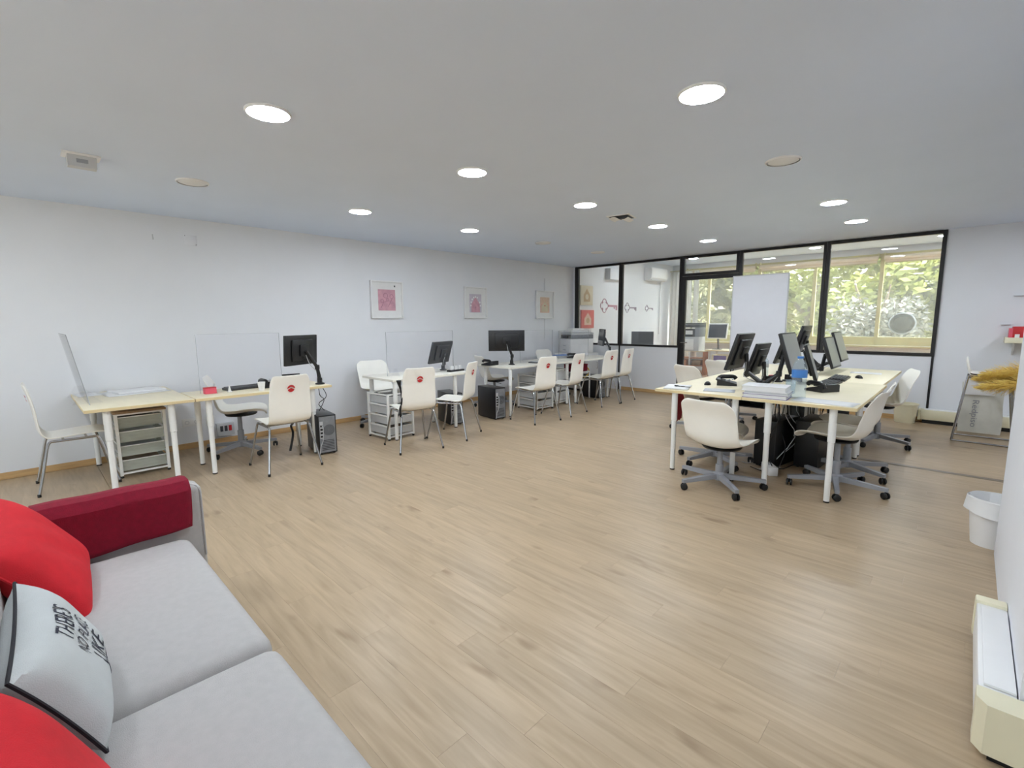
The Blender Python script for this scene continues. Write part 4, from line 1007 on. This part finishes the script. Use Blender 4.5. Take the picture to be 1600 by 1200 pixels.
# stack of chrome sled bar stools
def stool(label, dy, dz):
    t = thing('bar_stool', label, 'stool', (.19, 7.62-dy, dz), 0, 'stacked chrome bar stools')
    for s in (-1, 1):
        pts = [(s*.17, .14, .74), (s*.25, .20, .02), (s*.25, .17, .010), (s*.25, -.2, .010), (s*.25, -.23, .02), (s*.17, -.14, .74)]
        obj('leg_frame', MB().tube(pts, .010, 8), MCHR, t)
    obj('base_rail', MB().tube([(-.25, -.215, .011), (.25, -.215, .011)], .010, 8), MCHR, t); obj('base_rail', MB().tube([(-.25, .19, .011), (.25, .19, .011)], .010, 8), MCHR, t)
    [obj('seat_rail', MB().tube([(-.17, q, .74), (.17, q, .74)], .010, 8), MCHR, t) for q in (-.14, .14)]
    s_ = shell([(.18, .745), (.16, .755), (.0, .752), (-.14, .757), (-.165, .775), (-.18, .82), (-.2, .93)], [.17, .18, .185, .185, .18, .175, .16], .03, lambda u: .01, 16, 8)
    for v in s_.bm.verts: v.co = Vector((v.co.y, v.co.x, v.co.z+.008))
    o = obj('seat', s_, MPLY, t); thicken(o, .008)
    return t
stool('chrome sled bar stool with white seat, undermost of the stacked pair', 0, 0)
stool('chrome sled bar stool with white seat, nested over the other one', .18, .035)
t = thing('paper_bag', 'grey white bag with grey lettering standing behind the bar stools', 'bag', (.165, 8.0, .0), 0); t.scale = (1.06, 1, 1.12)
zb, zt_ = .03, .56
obj('body', MB().grid(lambda u, v: Vector(((.175+.006*math.sin(u*7))*max(-1, min(1, 1.35*math.cos(2*PI*v))), .035*max(-1, min(1, 1.6*math.sin(2*PI*v)))+.004*math.sin(u*9+v*20)*u, .026+.54*u)), 14, 48).box(-.17, .17, -.033, .033, .025, .03), MBAG, t)
obj('fold', B(-.165, .10, -.05, -.046, .44, .60), MPAPER, t, False)
vs, fs = text_mesh('Redpiso', .13, .82, .6)
obj('lettering', MB().poly([(-.05+b_*1.0, -.0425, 0.235-a_*.88) for a_, b_ in vs], fs), MGRY, t, False)
# pampas plumes
random.seed(11)
for i, (dx, dz, lb) in enumerate(((0, 0, 'ochre pampas plume lying lowest over the bar stools'), (.1, .06, 'ochre pampas plume lying on top of the others over the bar stools'), (.06, -.04, 'ochre pampas plume drooping at the near side over the bar stools'))):
    b = MB()
    p0 = Vector((.72+dx, 7.24-.06*i, .82+dz)); p1 = Vector((.12+dx*.5, 7.22-.06*i, .78+dz-.03*(i == 2)))
    ax = p1-p0
    for k in range(2200):
        s = random.random()**.9; c = p0+ax*s+Vector((0, 0, -.08*(s-.4)**2))
        rad = .16*math.sin(PI*min(1, .18+.82*s))**.6
        d = Vector((random.gauss(0, 1), random.gauss(0, 1), random.gauss(0, 1)-.35)).normalized()
        tip = c + d*rad*random.uniform(.5, 1.1)+ax.normalized()*random.uniform(.02, .09)
        wv = d.cross(ax).normalized()*.0035
        b.poly([c-wv, c+wv, tip+wv*.5, tip-wv*.5], [(0, 1, 2, 3)])
    t = thing('pampas_plume', lb, 'dried grass', (0, 0, 0), 0, 'ochre pampas plumes')
    obj('fluff', b, MPAMP, t, False, 'stuff'); obj('stem', MB().tube([p0+Vector((.35, 0, -.02)), p0, p1], .004, 6), MPAMP, t)

# ------------------------------------------------------------------ sofa
t = thing('sofa', 'white fabric sofa with two seat cushions at the bottom left', 'sofa', (-1.5, .05, 0))
def soft(name, x0, x1, y0, y1, z0, z1, m, par, bulge=.02, r=.05, n=12):
    b = MB(); bb = bmesh.new()
    vs = [bb.verts.new((x, y, z)) for z in (z0, z1) for x, y in ((x0, y0), (x1, y0), (x1, y1), (x0, y1))]
    for f in ((3, 2, 1, 0), (4, 5, 6, 7), (0, 1, 5, 4), (1, 2, 6, 5), (2, 3, 7, 6), (3, 0, 4, 7)): bb.faces.new([vs[i] for i in f])
    bmesh.ops.bevel(bb, geom=list(bb.edges), offset=r, segments=4, profile=.5, affect='EDGES')
    bmesh.ops.subdivide_edges(bb, edges=[e for e in bb.edges if e.calc_length() > .15], cuts=8, use_grid_fill=True)
    cx, cy, cz = (x0+x1)/2, (y0+y1)/2, (z0+z1)/2
    for v in bb.verts:
        a = max(0, 1-((v.co.x-cx)/((x1-x0)/2))**2)*max(0, 1-((v.co.y-cy)/((y1-y0)/2))**2)
        if v.co.z > cz: v.co.z += bulge*a**.7
    b.add(bb); bb.free()
    return obj(name, b, m, par)
soft('base', -1.12, 1.15, -.42, .38, .10, .30, MSOFA, t, 0, .03)
soft('seat_cushion', -1.09, -.005, -.17, .42, .30, .425, MSOFA, t, .025, .045); soft('seat_cushion', .005, 1.09, -.17, .42, .30, .425, MSOFA, t, .025, .045)
soft('arm', -1.225, -1.095, -.44, .49, .10, .655, MSOFA, t, .0, .03); soft('arm', 1.095, 1.225, -.44, .49, .10, .655, MSOFA, t, .0, .03)
soft('back', -1.095, 1.095, -.48, -.32, .1, .74, MSOFA, t, 0, .05)
bk = []
for x0, x1 in ((-1.09, -.005), (.005, 1.09)):
    o = soft('back_cushion', x0, x1, -.33, -.165, .43, .80, MSOFA, t, .0, .06)
for sx in (-1, 1):
    for yy in (-.38, .36): obj('leg', MB().lathe([(.02, 0), (.028, .1)], (sx*1.1, yy, 0), 12), MFOOT, t)
obj('piping', MB().tube([(-1.10, .482, .30), (-1.10, .482, .62), (-1.11, .47, .648), (-1.14, .44, .656)], .005, 6), MSOFA, t)
# wine red blanket folded over the far arm
def blanket(u, v):
    # u along the arm, v across: inner hem -> top -> outer hem
    y = -.04+.52*u+.012*math.sin(v*5)*u
    path = [(-2.574, .44), (-2.578, .55), (-2.585, .64), (-2.615, .676), (-2.66, .682), (-2.71, .676), (-2.742, .64), (-2.748, .5), (-2.75, .36)]
    k = v*(len(path)-1); i = min(int(k), len(path)-2); f_ = k-i
    x = path[i][0]*(1-f_)+path[i+1][0]*f_; z = path[i][1]*(1-f_)+path[i+1][1]*f_
    if v < .1: z += .035*(1-v/.1)*(u*.9)
    return Vector((x+.003*math.sin(u*9+v*3), y, z+.002*math.sin(u*13)))
bo = obj('blanket', MB().grid(blanket, 22, 32), MWINE); thicken(bo, .02); tag(bo, 'wine red wool blanket folded over the far sofa arm', 'blanket')

def cushion(label, ctr, right, upv, wd, hg, th, m, piping=None, text=None):
    r_ = Vector(right).normalized(); u_ = Vector(upv); u_ = (u_-r_*u_.dot(r_)).normalized(); n = r_.cross(u_)
    R = Matrix((r_, u_, n)).transposed().to_4x4(); R.translation = Vector(ctr)
    t = thing('cushion', label, 'cushion', (0, 0, 0), 0, 'sofa cushions'); t.matrix_world = R
    def surf(a, b, s):
        x = wd/2*a*(1-.07*(1-b*b)) ; y = hg/2*b*(1-.07*(1-a*a))
        z = s*th*((1-a**4)*(1-b**4))**.55
        z += .003*math.sin(a*9+b*4)*(1-a*a)*(1-b*b)
        return Vector((x, y, z))
    N = 26
    cm = MB()
    for s in (1, -1): cm.grid(lambda u, v: surf(-1+2*u, -1+2*v, s), N, N)
    bmesh.ops.remove_doubles(cm.bm, verts=list(cm.bm.verts), dist=.0004)
    obj('cover', cm, m, t)
    if piping:
        pts = []
        for k in range(25): pts.append(surf(-1+2*k/24, -1, 0))
        for k in range(1, 25): pts.append(surf(1, -1+2*k/24, 0))
        for k in range(1, 25): pts.append(surf(1-2*k/24, 1, 0))
        for k in range(1, 25): pts.append(surf(-1, 1-2*k/24, 0))
        obj('piping', MB().tube([p*1.006 for p in pts], .0042, 6), piping, t)
    if text:
        for txt, size, sx, yc in text:
            vs, fs = text_mesh(txt, size, sx, 1.0)
            obj('lettering', MB().poly([surf(max(-.98, min(.98, a_/(wd/2))), max(-.98, min(.98, (yc+b_)/(hg/2))), 1)*1.0+Vector((0, 0, .0018)) for a_, b_ in vs], fs), MINK, t, False)
    return t
cushion('plain bright red cushion in the corner against the far sofa arm', (-2.30, -.03, .595), (-1, .06, .10), (.05, -.62, .9), .54, .40, .075, MREDC, MREDC)
cushion('white cushion with black piping and dark lettering on the sofa', (-1.575, -.015, .59), (-1, .02, .02), (0, -.45, .86), .50, .28, .068, MCUSH, MPIPE,
        [("THERE'S", .072, .66, .074), ('NO PLACE', .06, .66, .014), ('LIKE', .085, .85, -.052), ('HOME', .05, .8, -.108)])
cushion('bright red cushion at the bottom left corner, nearest the camera', (-1.02, -.045, .60), (-1, .0, .0), (0, -.42, .9), .48, .36, .062, MREDC, MREDC)

# ------------------------------------------------------------------ outside
def tree(label, x, y, zc, rx, rz_, m, trunk_r, seed, n=5200, leaf=.14):
    random.seed(seed)
    t = thing('tree', label, 'tree', (x, y, -4), 0, 'trees outside the window')
    tb = MB(); tb.tube(catmull([(0, 0, 0), (.1, .1, 2), (.0, .0, zc+3), (.2, .1, zc+4.6)], 12), trunk_r, 9, r1=trunk_r*.3)
    obj('trunk', tb, MTRUNK, t)
    for k in range(7):
        a = random.uniform(0, 2*PI); z0 = zc+random.uniform(1.2, 3.6)
        e = Vector((rx*.75*math.cos(a), rx*.75*math.sin(a), z0+random.uniform(.8, 2)))
        obj('branch', MB().tube(catmull([(0.02, 0, z0), e*.5+Vector((0, 0, z0*.5+.05)), e], 8), trunk_r*.38, 6, r1=.02), MTRUNK, t)
    verts = []; faces = []
    cl = [(Vector((rx*random.uniform(-.8, .8), rx*random.uniform(-.8, .8), zc+4+rz_*random.uniform(-.85, .85))), random.uniform(.35, .8)) for _ in range(26)]
    for k in range(n):
        c, cr_ = cl[k % len(cl)]
        d = Vector((random.gauss(0, 1), random.gauss(0, 1), random.gauss(0, 1))).normalized()*cr_*random.random()**.4
        p = c+d; q1 = Vector((random.gauss(0, 1), random.gauss(0, 1), random.gauss(0, .6))).normalized(); q2 = q1.cross(Vector((random.gauss(0, 1), random.gauss(0, 1), random.gauss(0, 1)))).normalized()
        l = leaf*random.uniform(.6, 1.3); i = len(verts)
        verts += [p-q1*l, p+q2*l*.45, p+q1*l, p-q2*l*.45]; faces.append((i, i+1, i+2, i+3))
    me = bpy.data.meshes.new('foliage'); me.from_pydata(verts, [], faces); me.materials.append(m)
    o = bpy.data.objects.new('foliage', me); C.objects.link(o); o.parent = t; o['kind'] = 'stuff'
trs = [(-9.2, 18.5, 1.6, 2.2, 2.6, MLEAF2, 'olive leafed tree seen through the glass door, leftmost'), (-6.6, 19.5, 1.3, 2.0, 2.8, MLEAF2, 'olive leafed tree with pale bark seen beside the whiteboard'), (-4.0, 18.5, 2.0, 2.2, 2.4, MLEAF, 'green tree behind the whiteboard'),
       (-1.6, 18.0, 2.3, 2.2, 2.0, MLEAF, 'bright green tree behind the middle window post'), (.6, 18.6, 2.5, 2.2, 2.0, MLEAF, 'bright green tree seen through the right hand pane'), (3.0, 19.0, 2.2, 2.2, 2.4, MLEAF, 'bright green tree at the right edge of the glass'),
       (-7.8, 25, 2.2, 3.2, 4.2, MLEAF2, 'far tree behind the door glass'), (-3.2, 25, 2.0, 3.2, 4.2, MLEAF2, 'far tree behind the whiteboard tree'), (1.0, 25, 1.8, 3.4, 4.2, MLEAF2, 'far tree filling the right hand pane'), (5.5, 25, 1.8, 3.4, 4.2, MLEAF2, 'far tree beyond the right edge')]
trs += [(-6.9, 22, 1.0, 2.2, 3.6, MLEAF2, 'olive tree filling the door glass between the nearer trees'), (-10.8, 22, 1.6, 2.4, 3.6, MLEAF2, 'olive tree beyond the curtain'),
        (-1.95, 16.6, 1.15, .75, .45, MSILV, 'pale silvery bush top low in the right hand pane, left of the grey disc')]
for i, (x, y, zc, rx, rz_, m, lb) in enumerate(trs): tree(lb, x, y, zc, rx, rz_, m, .22, 20+i, n=5200 if y < 22 else 4200, leaf=.08 if m is MSILV else .15 if y < 22 else .26)
t = thing('street_mirror', 'round grey disc with a pale rim outside the right hand pane', 'mirror', (-1.28, 15.6, 1.28))
obj('rim', MB().lathe([(.25, -.02), (.28, 0), (.25, .02), (.2, .02)], seg=28, ax='y'), MGRY, t); obj('face', MB().lathe([(.25, -.02), (.19, -.015), (.185, -.022), (.02, -.03)], seg=24, ax='y'), MFOOT, t); obj('pole', MB().tube([(0, .04, -5.3), (0, .04, -.1)], .03, 8), MGRY, t)
